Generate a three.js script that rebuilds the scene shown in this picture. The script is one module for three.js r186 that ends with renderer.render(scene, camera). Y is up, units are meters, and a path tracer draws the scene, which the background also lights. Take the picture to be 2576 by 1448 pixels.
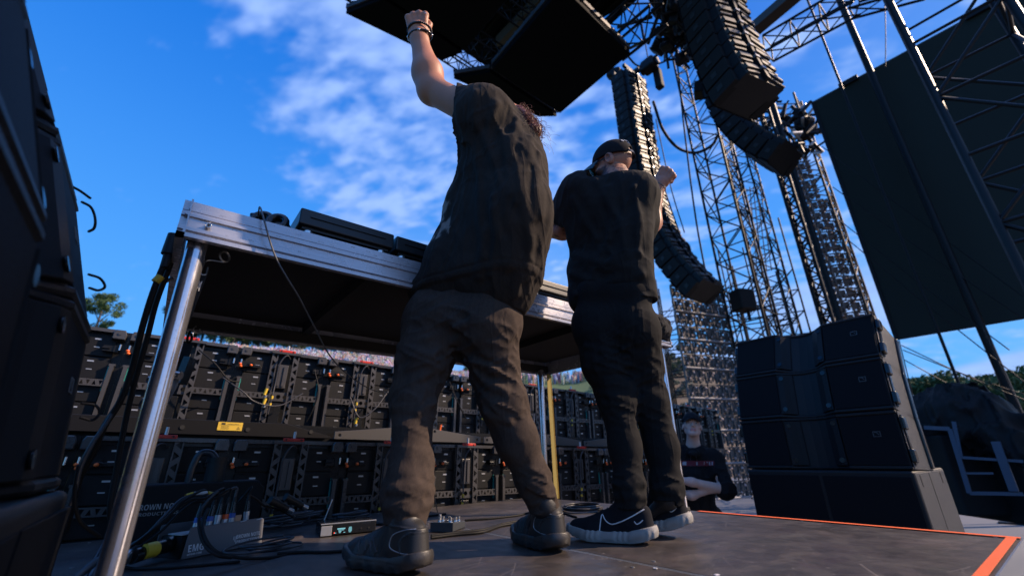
import * as THREE from 'three';
import { mergeGeometries } from 'three/addons/utils/BufferGeometryUtils.js';
import { RoundedBoxGeometry } from 'three/addons/geometries/RoundedBoxGeometry.js';
import { FontLoader } from 'three/addons/loaders/FontLoader.js';
import { TextGeometry } from 'three/addons/geometries/TextGeometry.js';

const V = (x, y, z) => new THREE.Vector3(x, y, z);
const R = (d) => d * Math.PI / 180;
// ---------------------------------------------------------------- camera, sky, sun, exposure
// X runs along the table to stage left of the picture, -Z towards the audience, y = 0 is the riser deck
const scene = new THREE.Scene();
const EYE = V(0, 0.29, 0), PITCH = R(21.3), ROLL = R(-1.36), YAW = R(38.8), FPX = 1083.3, W = 2575, H = 1448;
const camera = new THREE.PerspectiveCamera(2 * Math.atan(H / 2 / FPX) * 180 / Math.PI, 1024 / 575, 0.05, 900);
const FWD = V(Math.sin(YAW) * Math.cos(PITCH), Math.sin(PITCH), -Math.cos(YAW) * Math.cos(PITCH));
const CR = V(Math.cos(YAW), 0, Math.sin(YAW)), CU0 = CR.clone().cross(FWD);
const RIGHT = CR.clone().multiplyScalar(Math.cos(ROLL)).addScaledVector(CU0, Math.sin(ROLL));
const UP = RIGHT.clone().cross(FWD);
camera.position.copy(EYE);
camera.quaternion.setFromRotationMatrix(new THREE.Matrix4().makeBasis(RIGHT, UP, FWD.clone().negate()));
camera.focus = 1.75; camera.userData.fStop = 1.9;
const renderer = new THREE.WebGLRenderer({ antialias: true });
renderer.toneMapping = THREE.LinearToneMapping; renderer.toneMappingExposure = 1.42;
renderer.shadowMap.enabled = true;
// points of the photograph's geometry: a pixel's ray (2575 x 1448 frame) at a distance, a height or a plane
const rayOf = (u, v) => V(0, 0, 0).addScaledVector(RIGHT, (u - W / 2) / FPX).addScaledVector(UP, (H / 2 - v) / FPX).add(FWD);
const atD = (u, v, D) => { const d = rayOf(u, v); return EYE.clone().addScaledVector(d, D / Math.hypot(d.x, d.z)); };
const atY = (u, v, y) => { const d = rayOf(u, v); return EYE.clone().addScaledVector(d, (y - EYE.y) / d.y); };
const atX = (u, v, x) => { const d = rayOf(u, v); return EYE.clone().addScaledVector(d, x / d.x); };
const atZ = (u, v, z) => { const d = rayOf(u, v); return EYE.clone().addScaledVector(d, z / d.z); };

// ---------------------------------------------------------------- seeded noise
let seed = 7;
const rnd = () => { seed = (seed * 1664525 + 1013904223) >>> 0; return seed / 4294967296; };
const rr = (a, b) => a + (b - a) * rnd();
const PERM = new Float32Array(65536); { let s = 99; for (let i = 0; i < 65536; i++) { s = (s * 1664525 + 1013904223) >>> 0; PERM[i] = s / 4294967296; } }
const h3 = (x, y, z) => PERM[((x * 374761393 + y * 668265263 + z * 1274126177) >>> 0) % 65536];
const sm = (t) => t * t * (3 - 2 * t);
function vn(x, y, z) {
  const i = Math.floor(x), j = Math.floor(y), k = Math.floor(z), a = sm(x - i), b = sm(y - j), c = sm(z - k);
  const l = (p, q, t) => p + (q - p) * t;
  return l(l(l(h3(i, j, k), h3(i + 1, j, k), a), l(h3(i, j + 1, k), h3(i + 1, j + 1, k), a), b), l(l(h3(i, j, k + 1), h3(i + 1, j, k + 1), a), l(h3(i, j + 1, k + 1), h3(i + 1, j + 1, k + 1), a), b), c);
}
const fbm = (x, y, z, o = 4) => { let s = 0, a = .5, n = 0; for (let i = 0; i < o; i++) { s += a * vn(x, y, z); n += a; a *= .5; x = x * 2.03 + 3.1; y = y * 2.03 + 1.7; z = z * 2.03 + 5.3; } return s / n; };
const clamp = (x, a = 0, b = 1) => Math.max(a, Math.min(b, x));
const step = (a, b, x) => sm(clamp((x - a) / (b - a)));

// ---------------------------------------------------------------- sky: air and clouds, and the sun in it
const SUN = V(.80, 0, .60).normalize().multiplyScalar(Math.cos(R(35))).setY(Math.sin(R(35)));
{
  const w = 2048, h = 1024, d = new Float32Array(w * h * 4);
  // the cloud field's clear edge, found from the photograph's ray through a few places of the edge
  for (let j = 0; j < h; j++) {
    const el = ((j + .5) / h - .5) * Math.PI, y = Math.sin(el), c = Math.cos(el);
    for (let i = 0; i < w; i++) {
      const az = ((i + .5) / w - .5) * 2 * Math.PI, x = Math.cos(az) * c, z = Math.sin(az) * c, o = 4 * (j * w + i);
      const t = Math.pow(clamp(1 - Math.max(y, 0)), 2.6), toSun = Math.max(0, x * SUN.x + y * SUN.y + z * SUN.z);
      let r = .004 + .03 * (1 - Math.exp(-6 * t)) + .10 * t, g = .120 + .13 * (1 - Math.exp(-6 * t)) + .16 * t, b = .54 + .20 * (1 - Math.exp(-8 * t)) + .08 * t;
      const gl = .10 * Math.pow(toSun, 6); r += gl; g += gl * .9; b += gl * .7;
      if (y > .01) {
        const s = 1 / (y + .10), px = x * s, pz = z * s;
        // a sheet of broken small cloud on one side of a line across the sky, looser clumps lower down
        const big = fbm(px * 1.1 + 4.2, 2.5, pz * 1.1 + 1.3, 3), wx = 1.3 * (fbm(px * 2.1, 9, pz * 2.1, 3) - .5), wz = 1.3 * (fbm(px * 2.1, 5, pz * 2.1, 3) - .5);
        const along = px * .55 + pz * .83, across = -px * .83 + pz * .55;
        const edge = (px + .55 * pz + .60) * .88 + .30 * (fbm(px * 1.7, 31, pz * 1.7, 3) - .5);
        const sheet = step(-.14, .16, edge), far = step(1.2, 2.6, Math.hypot(px, pz));
        const puffs = fbm(along * 5.2 + wx, across * 9 + wz, 3.7, 5) * .46 + fbm(along * 15 + wx * 2, across * 25 + wz * 2, 8.8, 4) * .44 + big * .32;
        let k = step(.46, .80, puffs - .30 * (1 - sheet) - .03 * far - .075 * step(.55, 1.1, edge));
        k = Math.max(k, far * step(.42, .60, fbm(px * 1.5, 17, pz * 1.5, 5)) * step(.0, .2, edge + .15)) * (1 - .12 * far) * step(.005, .05, y) * .95;
        const q = .86 + .5 * (puffs - .5), warm = .10 * Math.pow(toSun, 2);
        r += (.275 * q + warm - r) * k; g += (.43 * q + warm - g) * k; b += (.84 * q + warm * .6 - b) * k;
      } else if (y < 0) { r = .10; g = .11; b = .12; }
      d[o] = r; d[o + 1] = g; d[o + 2] = b; d[o + 3] = 1;
    }
  }
  const sky = new THREE.DataTexture(d, w, h, THREE.RGBAFormat, THREE.FloatType);
  sky.mapping = THREE.EquirectangularReflectionMapping; sky.magFilter = THREE.LinearFilter; sky.minFilter = THREE.LinearFilter; sky.needsUpdate = true;
  scene.background = sky; scene.environment = sky; scene.backgroundIntensity = .95; scene.environmentIntensity = .95;
}
const sun = new THREE.DirectionalLight(0xffe2c6, 5);
sun.position.copy(SUN).multiplyScalar(60); sun.castShadow = true; sun.shadow.radius = 1.5; sun.shadow.mapSize.set(4096, 4096);
Object.assign(sun.shadow.camera, { left: -30, right: 30, top: 30, bottom: -30, near: 1, far: 160 });
scene.add(sun, sun.target);

// ---------------------------------------------------------------- helpers
const taken = {};
function numbered(n) { const k = taken[n] = (taken[n] ?? -1) + 1; return k ? n + '_' + String(k).padStart(3, '0') : n; }
function tag(o, label, category, group, kind) { o.userData = { ...o.userData, label }; if (category) o.userData.category = category; if (group) o.userData.group = group; if (kind) o.userData.kind = kind; return o; }
function thing(name, label, category, pos = V(0, 0, 0), turn = 0, group) {
  const o = new THREE.Group(); o.name = numbered(name); o.position.copy(pos); o.rotation.y = turn; scene.add(o); return tag(o, label, category, group);
}
function mesh(name, geo, mat, parent = scene) {
  const g = Array.isArray(geo) ? merge(geo) : geo, m = new THREE.Mesh(g, mat);
  m.name = parent === scene ? numbered(name) : name; m.castShadow = m.receiveShadow = true; parent.add(m); return m;
}
const struct = (name, geo, mat) => { const m = mesh(name, geo, mat); m.userData.kind = 'structure'; return m; };
function copyOf(o, label, group) { const c = o.clone(); c.name = numbered(o.name.replace(/_\d+$/, '')); scene.add(c); c.userData = { ...o.userData }; if (label) c.userData.label = label; if (group) c.userData.group = group; return c; }
// uv in metres by the way a face points
function metric(g) {
  g = g.index ? g.toNonIndexed() : g; const p = g.attributes.position, n = g.attributes.normal ?? (g.computeVertexNormals(), g.attributes.normal), uv = new Float32Array(p.count * 2);
  for (let i = 0; i < p.count; i += 3) {
    let ax = 0, ay = 0, az = 0; for (let k = 0; k < 3; k++) { ax += n.getX(i + k); ay += n.getY(i + k); az += n.getZ(i + k); }
    ax = Math.abs(ax); ay = Math.abs(ay); az = Math.abs(az);
    for (let k = 0; k < 3; k++) { const x = p.getX(i + k), y = p.getY(i + k), z = p.getZ(i + k); uv[2 * (i + k)] = ax > ay && ax > az ? z : x; uv[2 * (i + k) + 1] = ay > ax && ay >= az ? z : y; }
  }
  g.setAttribute('uv', new THREE.BufferAttribute(uv, 2)); return g;
}
function merge(a) {
  const l = a.flat(9).map((g) => { g = metric(g.clone()); for (const k of Object.keys(g.attributes)) if (!['position', 'normal', 'uv'].includes(k)) g.deleteAttribute(k); return g; });
  return l.length > 1 ? mergeGeometries(l) : l[0];
}
const T = (g, x = 0, y = 0, z = 0, rx = 0, ry = 0, rz = 0) => g.applyMatrix4(new THREE.Matrix4().compose(V(x, y, z), new THREE.Quaternion().setFromEuler(new THREE.Euler(rx, ry, rz)), V(1, 1, 1)));
const bx = (w, h, d, x = 0, y = 0, z = 0, rx = 0, ry = 0, rz = 0) => T(new THREE.BoxGeometry(w, h, d), x, y, z, rx, ry, rz);
const rb = (w, h, d, r, x = 0, y = 0, z = 0, rx = 0, ry = 0, rz = 0, s = 2) => T(new RoundedBoxGeometry(w, h, d, s, r), x, y, z, rx, ry, rz);
const cy = (r1, r2, h, s, x = 0, y = 0, z = 0, rx = 0, ry = 0, rz = 0) => T(new THREE.CylinderGeometry(r1, r2, h, s), x, y, z, rx, ry, rz);
const YUP = V(0, 1, 0);
function rod(a, b, r, s = 6, r2 = r) { const d = b.clone().sub(a), g = new THREE.CylinderGeometry(r2, r, d.length(), s, 1); g.applyQuaternion(new THREE.Quaternion().setFromUnitVectors(YUP, d.normalize())); const m = a.clone().add(b).multiplyScalar(.5); return g.translate(m.x, m.y, m.z); }
function bar(a, b, w, h = w, up = YUP) { const d = b.clone().sub(a), l = d.length(); d.normalize(); const s = d.clone().cross(Math.abs(d.dot(up)) > .98 ? V(1, 0, 0) : up).normalize(), t = s.clone().cross(d); const m = a.clone().add(b).multiplyScalar(.5), M = new THREE.Matrix4().makeBasis(s, t, d.clone().negate()).setPosition(m); const g = new THREE.BoxGeometry(w, h, l); return g.applyMatrix4(M); }
const tube = (pts, r, n = pts.length * 6, s = 7) => new THREE.TubeGeometry(new THREE.CatmullRomCurve3(pts), n, r, s);
const tubeC = (pts, r, n = pts.length * 6, s = 7) => { const g = tube(pts, r, n, s); return merge([g, T(new THREE.SphereGeometry(r, s, 4), ...pts[0].toArray()), T(new THREE.SphereGeometry(r, s, 4), ...pts.at(-1).toArray())]); };
function ext(pts, depth, bevel = 0, holes = [], seg = 1) {
  const s = new THREE.Shape(pts.map((p) => new THREE.Vector2(...p)));
  for (const h of holes) s.holes.push(h.r ? new THREE.Path().absarc(h.x, h.y, h.r, 0, 7, true) : new THREE.Path(h.map((p) => new THREE.Vector2(...p))));
  return new THREE.ExtrudeGeometry(s, { depth: depth - 2 * bevel, bevelEnabled: bevel > 0, bevelSize: bevel, bevelThickness: bevel, bevelOffset: -bevel, bevelSegments: seg, curveSegments: 10 }).translate(0, 0, bevel);
}
function canvas(w, h, draw, srgb = true) { const c = document.createElement('canvas'); c.width = w; c.height = h; draw(c.getContext('2d'), w, h); const t = new THREE.CanvasTexture(c); if (srgb) t.colorSpace = THREE.SRGBColorSpace; t.wrapS = t.wrapT = THREE.RepeatWrapping; return t; }
// a noise picture that tiles: fn(u, v, periodic noise) -> [r, g, b] linear 0..1
function noiseTex(n, fn, rep, srgb = false) {
  const d = new Uint8Array(n * n * 4);
  const pn = (u, v, f, s = 0) => { const x = u * f, y = v * f, i = Math.floor(x), j = Math.floor(y), a = sm(x - i), b = sm(y - j), m = (k) => ((k % f) + f) % f; const q = (p, r) => h3(m(p), m(r), s); return (q(i, j) * (1 - a) + q(i + 1, j) * a) * (1 - b) + (q(i, j + 1) * (1 - a) + q(i + 1, j + 1) * a) * b; };
  for (let j = 0; j < n; j++) for (let i = 0; i < n; i++) { const c = fn(i / n, j / n, pn), o = 4 * (j * n + i); for (let k = 0; k < 3; k++) { let x = clamp(c[k] ?? c[0]); if (srgb) x = x <= .0031308 ? x * 12.92 : 1.055 * Math.pow(x, 1 / 2.4) - .055; d[o + k] = x * 255; } d[o + 3] = 255; }
  const t = new THREE.DataTexture(d, n, n); t.wrapS = t.wrapT = THREE.RepeatWrapping; t.magFilter = THREE.LinearFilter; t.minFilter = THREE.LinearMipmapLinearFilter; t.generateMipmaps = true; if (srgb) t.colorSpace = THREE.SRGBColorSpace; t.repeat.set(rep, rep); t.needsUpdate = true; return t;
}
const mat = (c, rough = .6, metal = 0, o = {}) => new THREE.MeshStandardMaterial({ color: new THREE.Color().setRGB(...(Array.isArray(c) ? c : [c, c, c])), roughness: rough, metalness: metal, ...o });
const pmat = (c, rough = .6, metal = 0, o = {}) => new THREE.MeshPhysicalMaterial({ color: new THREE.Color().setRGB(...(Array.isArray(c) ? c : [c, c, c])), roughness: rough, metalness: metal, ...o });
const grainB = noiseTex(256, (u, v, p) => { const k = .5 * p(u, v, 128, 1) + .3 * p(u, v, 64, 2) + .2 * p(u, v, 32, 3); return [k, k, k]; }, 8);
const smudge = noiseTex(512, (u, v, p) => { const k = .45 * p(u, v, 8, 4) + .3 * p(u, v, 24, 5) + .25 * p(u, v, 90, 6); return [0, .35 + .5 * k, 0]; }, 1.3);
const weave = noiseTex(256, (u, v, p) => { const k = .5 + .25 * Math.sin(u * 402) * Math.sin(v * 402) + .3 * (p(u, v, 128, 7) - .5); return [k, k, k]; }, 11);
const M = {
  plastic: mat(.008, .42, 0, { roughnessMap: smudge }), plasticRough: pmat(.008, .7, 0, { specularIntensity: .5, bumpMap: grainB, bumpScale: .0006 }),
  gloss: mat(.008, .22), rubber: mat(.008, .62), rubberGrey: mat([.05, .05, .055], .6),
  cabinet: pmat([.022, .023, .026], .42, 0, { specularIntensity: 1, bumpMap: grainB, bumpScale: .0018 }), cabFront: pmat([.0065, .0068, .008], .5, 0, { specularIntensity: .6, bumpMap: grainB, bumpScale: .0012 }), grille: pmat([.004, .0045, .006], .75, 0, { specularIntensity: .3, bumpMap: grainB, bumpScale: .0016 }), wave: pmat([.0065, .0072, .0085], .62, 0, { specularIntensity: .5, bumpMap: grainB, bumpScale: .0005 }),
  led: pmat([.010, .010, .010], .5, .05, { specularIntensity: .6, roughnessMap: smudge }), ledRib: mat([.075, .071, .070], .5, .35, { roughnessMap: smudge }), ledMod: pmat([.007, .007, .0075], .5, 0, { specularIntensity: .5, bumpMap: grainB, bumpScale: .0006 }),
  red: mat([.55, .025, .012], .4), orange: mat([.85, .14, .02], .4), yellow: mat([.62, .42, .03], .5), blue: mat([.03, .1, .36], .45), white: mat(.62, .5), teal: mat([.02, .3, .27], .5),
  chrome: mat(.62, .22, .95), steel: mat(.4, .34, .85), silver: mat(.5, .38, .7),
  truss: pmat([.009, .009, .010], .5, .25, { specularIntensity: .5 }), trussGrey: mat([.10, .095, .092], .45, .7), rigBrown: mat([.06, .047, .037], .6, .2),
  screen: pmat([.002, .002, .0026], .7, 0, { specularIntensity: .15 }), roof: pmat([.006, .006, .006], .8, 0, { specularIntensity: .2 }), cable: pmat(.008, .62, 0, { specularIntensity: .5 }), cableGrey: mat([.035, .035, .04], .45),
  cord: mat(.10, .5), fin: mat([.035, .033, .032], .5, .3), strap: mat([.014, .015, .019], .8, 0, { bumpMap: weave, bumpScale: .0005 }), strapYellow: mat([.27, .21, .05], .75, 0, { bumpMap: weave, bumpScale: .0006 }),
};
const font = await new FontLoader().loadAsync('fonts/droid/droid_sans_bold.typeface.json');
function text(s, size, depth = .0008, width) { const g = new TextGeometry(s, { font, size, depth, curveSegments: 3, bevelEnabled: false }); g.computeBoundingBox(); const b = g.boundingBox; g.translate(-(b.min.x + b.max.x) / 2, -(b.min.y + b.max.y) / 2, 0); if (width) g.scale(width / (b.max.x - b.min.x), 1, 1); return g; }

// ================================================================ SETTING: ground, hill, stage deck, riser
const FLOOR = -1.2;
// open ground falls away from the stage and climbs to the bowl where the audience stands
function hillY(x, z) {
  const a = Math.atan2(x, -z) * 180 / Math.PI, D = Math.hypot(x, z), K = [[-180, .02], [-70, .06], [-25, .20], [4, .222], [20, .222], [33, .185], [45, .168], [56, .20], [64, .185], [74, .04], [180, .02]];
  let c = .02; for (let i = 0; i < K.length - 1; i++) if (a >= K[i][0] && a <= K[i + 1][0]) c = K[i][1] + (K[i + 1][1] - K[i][1]) * sm((a - K[i][0]) / (K[i + 1][0] - K[i][0]));
  const t = clamp((D - 24) / 56), y = -3.2 + (c * 80 + 3.2) * Math.pow(t, 1.05) + .03 * Math.max(0, D - 80);
  return y + .9 * (fbm(x * .06, 2, z * .06, 4) - .5) * step(24, 45, D);
}
{
  const nx = 120, nz = 90, g = new THREE.BufferGeometry(), p = [], c = [], idx = [];
  for (let j = 0; j <= nz; j++) for (let i = 0; i <= nx; i++) {
    const s = (t) => Math.sign(t) * (Math.abs(t) ** 1.6), x = 20 + 380 * s(i / nx * 2 - 1), z = -30 + 380 * s(j / nz * 2 - 1), y = hillY(x, z);
    p.push(x, y, z);
    const n = fbm(x * .09, 4, z * .09, 4), m = fbm(x * .5, 8, z * .5, 3), dirt = step(.50, .60, n + .62 * step(48, 57, Math.atan2(x, -z) * 57.3) - .14 + .14 * (m - .5));
    c.push(.060 + .055 * dirt + .05 * (m - .5), .105 - .020 * dirt + .06 * (m - .5), .038 + .018 * dirt + .02 * (m - .5));
  }
  for (let j = 0; j < nz; j++) for (let i = 0; i < nx; i++) { const a = j * (nx + 1) + i, b = a + 1, e = a + nx + 1, f = e + 1; idx.push(a, e, b, b, e, f); }
  g.setAttribute('position', new THREE.Float32BufferAttribute(p, 3)); g.setAttribute('color', new THREE.Float32BufferAttribute(c, 3)); g.setIndex(idx); g.computeVertexNormals();
  const hm = struct('hillside', g, new THREE.MeshStandardMaterial({ vertexColors: true, roughness: 1 })); hm.userData.label = 'green and brown grassy hillside beyond the stage';
}
const boards = noiseTex(512, (u, v, p) => { const k = .6 + .4 * p(u, v, 6, 3) + .25 * (p(u, v, 60, 4) - .5) - .1 * (p(u, v, 200, 5)); return [.19 * k, .19 * k, .20 * k]; }, .35, true);
const stageTop = struct('stage_deck', bx(60, .5, 34, 21, FLOOR - .25, 3.3), mat(1, .6, 0, { map: boards }));
stageTop.userData.label = 'weathered grey main stage deck below the riser';

// ---- riser decks: phenolic plywood in aluminium frames, 1.22 m grid, seam and scratches as in the photograph
const deckTex = canvas(2048, 2048, (x, w, h) => {
  x.fillStyle = '#3c3735'; x.fillRect(0, 0, w, h);
  const L = () => rnd();
  for (let i = 0; i < 5200; i++) { x.fillStyle = L() < .5 ? `rgba(20,18,19,${.06 + .14 * L()})` : `rgba(122,112,104,${.03 + .09 * L()})`; const r = 3 + 60 * L() * L(); x.beginPath(); x.ellipse(w * L(), h * L(), r * (1.2 + 2 * L()), r * .5, (L() - .5) * .5, 0, 7); x.fill(); }
  for (let i = 0; i < 26000; i++) { x.fillStyle = L() < .55 ? `rgba(15,14,16,${.2 * L()})` : `rgba(150,136,124,${.16 * L()})`; x.fillRect(w * L(), h * L(), 1 + 2 * L(), 1 + 2 * L()); }
  for (let i = 0; i < 620; i++) { const px = w * L(), py = h * L(), a = (L() - .5) * 1.2 + (L() < .25 ? 1.5 : 0), l = 20 + 170 * L() * L(); x.strokeStyle = `rgba(${178},${168},${160},${.10 + .40 * L() * L()})`; x.lineWidth = .8 + 1.4 * L(); x.beginPath(); x.moveTo(px, py); x.quadraticCurveTo(px + l * .5 * Math.cos(a) + 14 * (L() - .5), py + l * .5 * Math.sin(a) + 14 * (L() - .5), px + l * Math.cos(a), py + l * Math.sin(a)); x.stroke(); }
  for (let i = 0; i < 160; i++) { x.fillStyle = `rgba(215,208,200,${.3 + .5 * L()})`; x.fillRect(w * L(), h * L(), 2 + 2 * L(), 2 + 2 * L()); }
});
deckTex.repeat.set(.55, .55);
const deckMat = mat(1, .62, 0, { map: deckTex, bumpMap: grainB, bumpScale: .0005, roughnessMap: noiseTex(512, (u, v, p) => [0, .52 + .4 * (.5 * p(u, v, 12, 9) + .5 * p(u, v, 60, 8)), 0], .8) });
const deckAlu = mat([.52, .55, .6], .3, .85);
const RX1 = 2.33, RZ1 = -.23;
{
  const riser = thing('dj_riser', 'black plywood riser of aluminium framed decks the performers stand on', 'riser', V(0, 0, 0)); riser.userData.kind = 'structure'; delete riser.userData.category;
  for (const [x0, x1, z0, z1] of [[-3.73, -2.51, -2.70, RZ1], [-2.505, -1.29, -2.70, RZ1], [-1.285, -.065, -2.70, RZ1], [-.06, 1.150, -2.70, RZ1], [1.158, RX1, -2.70, RZ1]]) {
    const d = new THREE.Group(); d.name = 'deck'; riser.add(d);
    mesh('deck_top', bx(x1 - x0 - .012, .02, z1 - z0 - .012, (x0 + x1) / 2, -.01, (z0 + z1) / 2), deckMat, d);
    const f = []; for (const x of [x0 + .0025, x1 - .0025]) f.push(bx(.005, .12, z1 - z0, x, -.0608, (z0 + z1) / 2)); for (const z of [z0 + .0025, z1 - .0025]) f.push(bx(x1 - x0 - .01, .12, .005, (x0 + x1) / 2, -.0608, z));
    mesh('deck_frame', f, deckAlu, d);
    for (const x of [x0 + .045, x1 - .045]) for (let k = 0; k < 5; k++) mesh('screw', cy(.006, .006, .0016, 10, x, .0006, z0 + .06 + (z1 - z0 - .12) * k / 4), M.steel, d);
    for (const x of [x0 + .07, x1 - .07]) for (const z of [z0 + .07, z1 - .07]) mesh('leg', cy(.024, .024, -FLOOR - .12, 10, x, (FLOOR - .12) / 2, z), M.steel, d);
  }
  const t = .0012, tape = thing('edge_tape', 'bright orange gaffer tape along the riser edge', 'tape');
  const tm = mat([.80, .13, .03], .55, 0, { bumpMap: grainB, bumpScale: .0003 });
  mesh('side_strip', bx(.030, t, 1.13, RX1 - .027, .0028 + t / 2, RZ1 - .57), tm, tape);
  mesh('rear_strip', bx(4.0, t, .024, RX1 - 2.044, .0030 + t / 2, RZ1 - .024), tm, tape);
  for (const [u, v, s] of [[1803, 1444, .008], [1648, 1427, .006], [1487, 1322, .006], [1496, 1362, .004]]) { const q = atY(u, v, .004); tag(mesh('litter_scrap', rb(s * 1.7, s * .3, s, s * .1, q.x, .0016 + s * .15, q.z, 0, u, 0), M.white), ['white paper scrap on the deck seam nearest the front edge', 'tiny white scrap lying on the deck seam', 'small pale scrap on the deck left of the light soled sneaker', 'tiny pale crumb on the deck in front of the sneaker toe'][[1803, 1648, 1487, 1496].indexOf(u)], 'scrap'); }
}

// ================================================================ DJ TABLE: a framed deck on pipe legs
const aluTex = canvas(1024, 512, (x, w, h) => {
  x.fillStyle = '#8f8e90'; x.fillRect(0, 0, w, h); const L = rnd;
  for (let i = 0; i < 5000; i++) { x.fillStyle = L() < .5 ? `rgba(60,58,60,${.10 * L()})` : `rgba(205,205,210,${.10 * L()})`; x.fillRect(w * L(), h * L(), 20 + 120 * L(), 1); }
  for (let i = 0; i < 260; i++) { x.strokeStyle = `rgba(225,228,235,${.1 + .4 * L()})`; x.lineWidth = .7; const a = w * L(), b = h * L(); x.beginPath(); x.moveTo(a, b); x.lineTo(a + 30 * (L() - .5), b + 26 * (L() - .5)); x.stroke(); }
  for (let i = 0; i < 90; i++) { const a = w * L(), b = h * L(), n = 2 + 14 * L(); for (let k = 0; k < n; k++) { x.fillStyle = `rgba(58,42,30,${.35 + .4 * L()})`; x.fillRect(a + 26 * (L() - .5), b + 9 * (L() - .5), 1 + 3 * L(), 1 + 2 * L()); } }
});
aluTex.repeat.set(1.6, 3.2);
M.alu = mat([1.75, 1.72, 1.75], .42, .5, { map: aluTex, roughnessMap: smudge, bumpMap: grainB, bumpScale: .0002 });
M.pipe = mat([2.3, 2.3, 2.4], .30, .9, { map: aluTex, roughnessMap: smudge });
const under = mat([.016, .014, .013], .85, 0, { bumpMap: grainB, bumpScale: .0006 });
const TX0 = -.068, TX1 = 2.375, TZ0 = -1.40, TZ1 = -2.55, TY = .884, TH = .118;
{
  const t = thing('dj_table', 'aluminium framed stage deck table on pipe legs carrying the DJ gear', 'table', V(0, 0, 0));
  // fascia profile (outwards, up): lip, groove, web, groove, plain band
  const prof = [[0, 0], [.020, 0], [.020, .012], [.006, .014], [.006, .020], [.016, .022], [.016, .032], [.004, .034], [.004, .066], [.012, .068], [.012, .076], [.003, .079], [.003, .086], [.005, .088], [.005, TH], [0, TH]];
  const rail = (len) => new THREE.ExtrudeGeometry(new THREE.Shape(prof.map((p) => new THREE.Vector2(...p))), { depth: len, bevelEnabled: false });
  const lx = TX1 - TX0, lz = TZ0 - TZ1;
  const fr = rail(lx); fr.applyMatrix4(new THREE.Matrix4().makeBasis(V(0, 0, 1), V(0, 1, 0), V(-1, 0, 0)).setPosition(TX1, TY, TZ0 - .02)); mesh('front_rail', [fr], M.alu, t);
  const bk = rail(lx); bk.applyMatrix4(new THREE.Matrix4().makeBasis(V(0, 0, -1), V(0, 1, 0), V(1, 0, 0)).setPosition(TX0, TY, TZ1 + .02)); mesh('back_rail', [bk], M.alu, t);
  const rs = rail(lz); rs.applyMatrix4(new THREE.Matrix4().makeBasis(V(1, 0, 0), V(0, 1, 0), V(0, 0, 1)).setPosition(TX1 - .02, TY, TZ1)); mesh('side_rail', [rs], M.alu, t);
  const ls = rail(lz); ls.applyMatrix4(new THREE.Matrix4().makeBasis(V(-1, 0, 0), V(0, 1, 0), V(0, 0, -1)).setPosition(TX0 + .02, TY, TZ0)); mesh('side_rail', [ls], M.alu, t);
  mesh('table_top', bx(lx - .05, .022, lz - .05, (TX0 + TX1) / 2, TY + TH - .0125, (TZ0 + TZ1) / 2), under, t);
  const beams = [bx(lx - .05, .052, .032, (TX0 + TX1) / 2, TY + .036, TZ0 - .040), bx(lx - .05, .052, .032, (TX0 + TX1) / 2, TY + .036, TZ1 + .040)];
  for (let i = 1; i < 4; i++) beams.push(bx(.04, .04, lz - .12, TX0 + lx * i / 4, TY + .072, (TZ0 + TZ1) / 2));
  mesh('inner_beam', beams, under, t);
  const legAt = [[TX0 + .055, TZ0 - .062], [TX0 + .055, TZ1 + .062], [TX1 - .055, TZ0 - .062], [TX1 - .115, TZ1 + .062]];
  for (const [x, z] of legAt) { const l = mesh('leg', cy(.0255, .0255, TY + .02, 28, x, (TY + .02) / 2 + .001, z), M.pipe, t); mesh('foot', cy(.033, .036, .014, 20, x, .0085, z), M.rubber, l); }
  for (const [x, z] of [[0, TZ0], [1.9, TZ0]]) { const b = mesh('bolt', [cy(.0075, .0075, .012, 18, x, TY + .05, z - .008, Math.PI / 2), T(new THREE.TorusGeometry(.0066, .0016, 8, 18), x, TY + .05, z - .002)], M.chrome, t); mesh('socket', cy(.0042, .0042, .003, 6, x, TY + .05, z - .0015, Math.PI / 2), M.rubber, b); }
  const slot = (x) => { const o = []; for (const s of [-1, 1]) { const sh = [], cx = s * .024; for (let k = 0; k <= 12; k++) { const a = -Math.PI / 2 + Math.PI * k / 12; sh.push([cx + .013 + .0085 * Math.cos(a), .0085 * Math.sin(a)]); } for (let k = 0; k <= 12; k++) { const a = Math.PI / 2 + Math.PI * k / 12; sh.push([cx - .013 + .0085 * Math.cos(a), .0085 * Math.sin(a)]); } o.push(ext(sh, .004).translate(x, TY + .103, TZ0 - .0176)); } return o; };
  mesh('lock_slot', slot(.80), M.rubber, t); mesh('lock_slot', slot(1.95), M.rubber, t);
  for (const [x, z] of [[.06, -1.50], [.06, -2.5], [2.25, -2.52]]) mesh('ring', T(new THREE.TorusGeometry(.016, .0032, 8, 20), x, TY + .004, z, 0, .6), M.steel, t);
}

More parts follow.
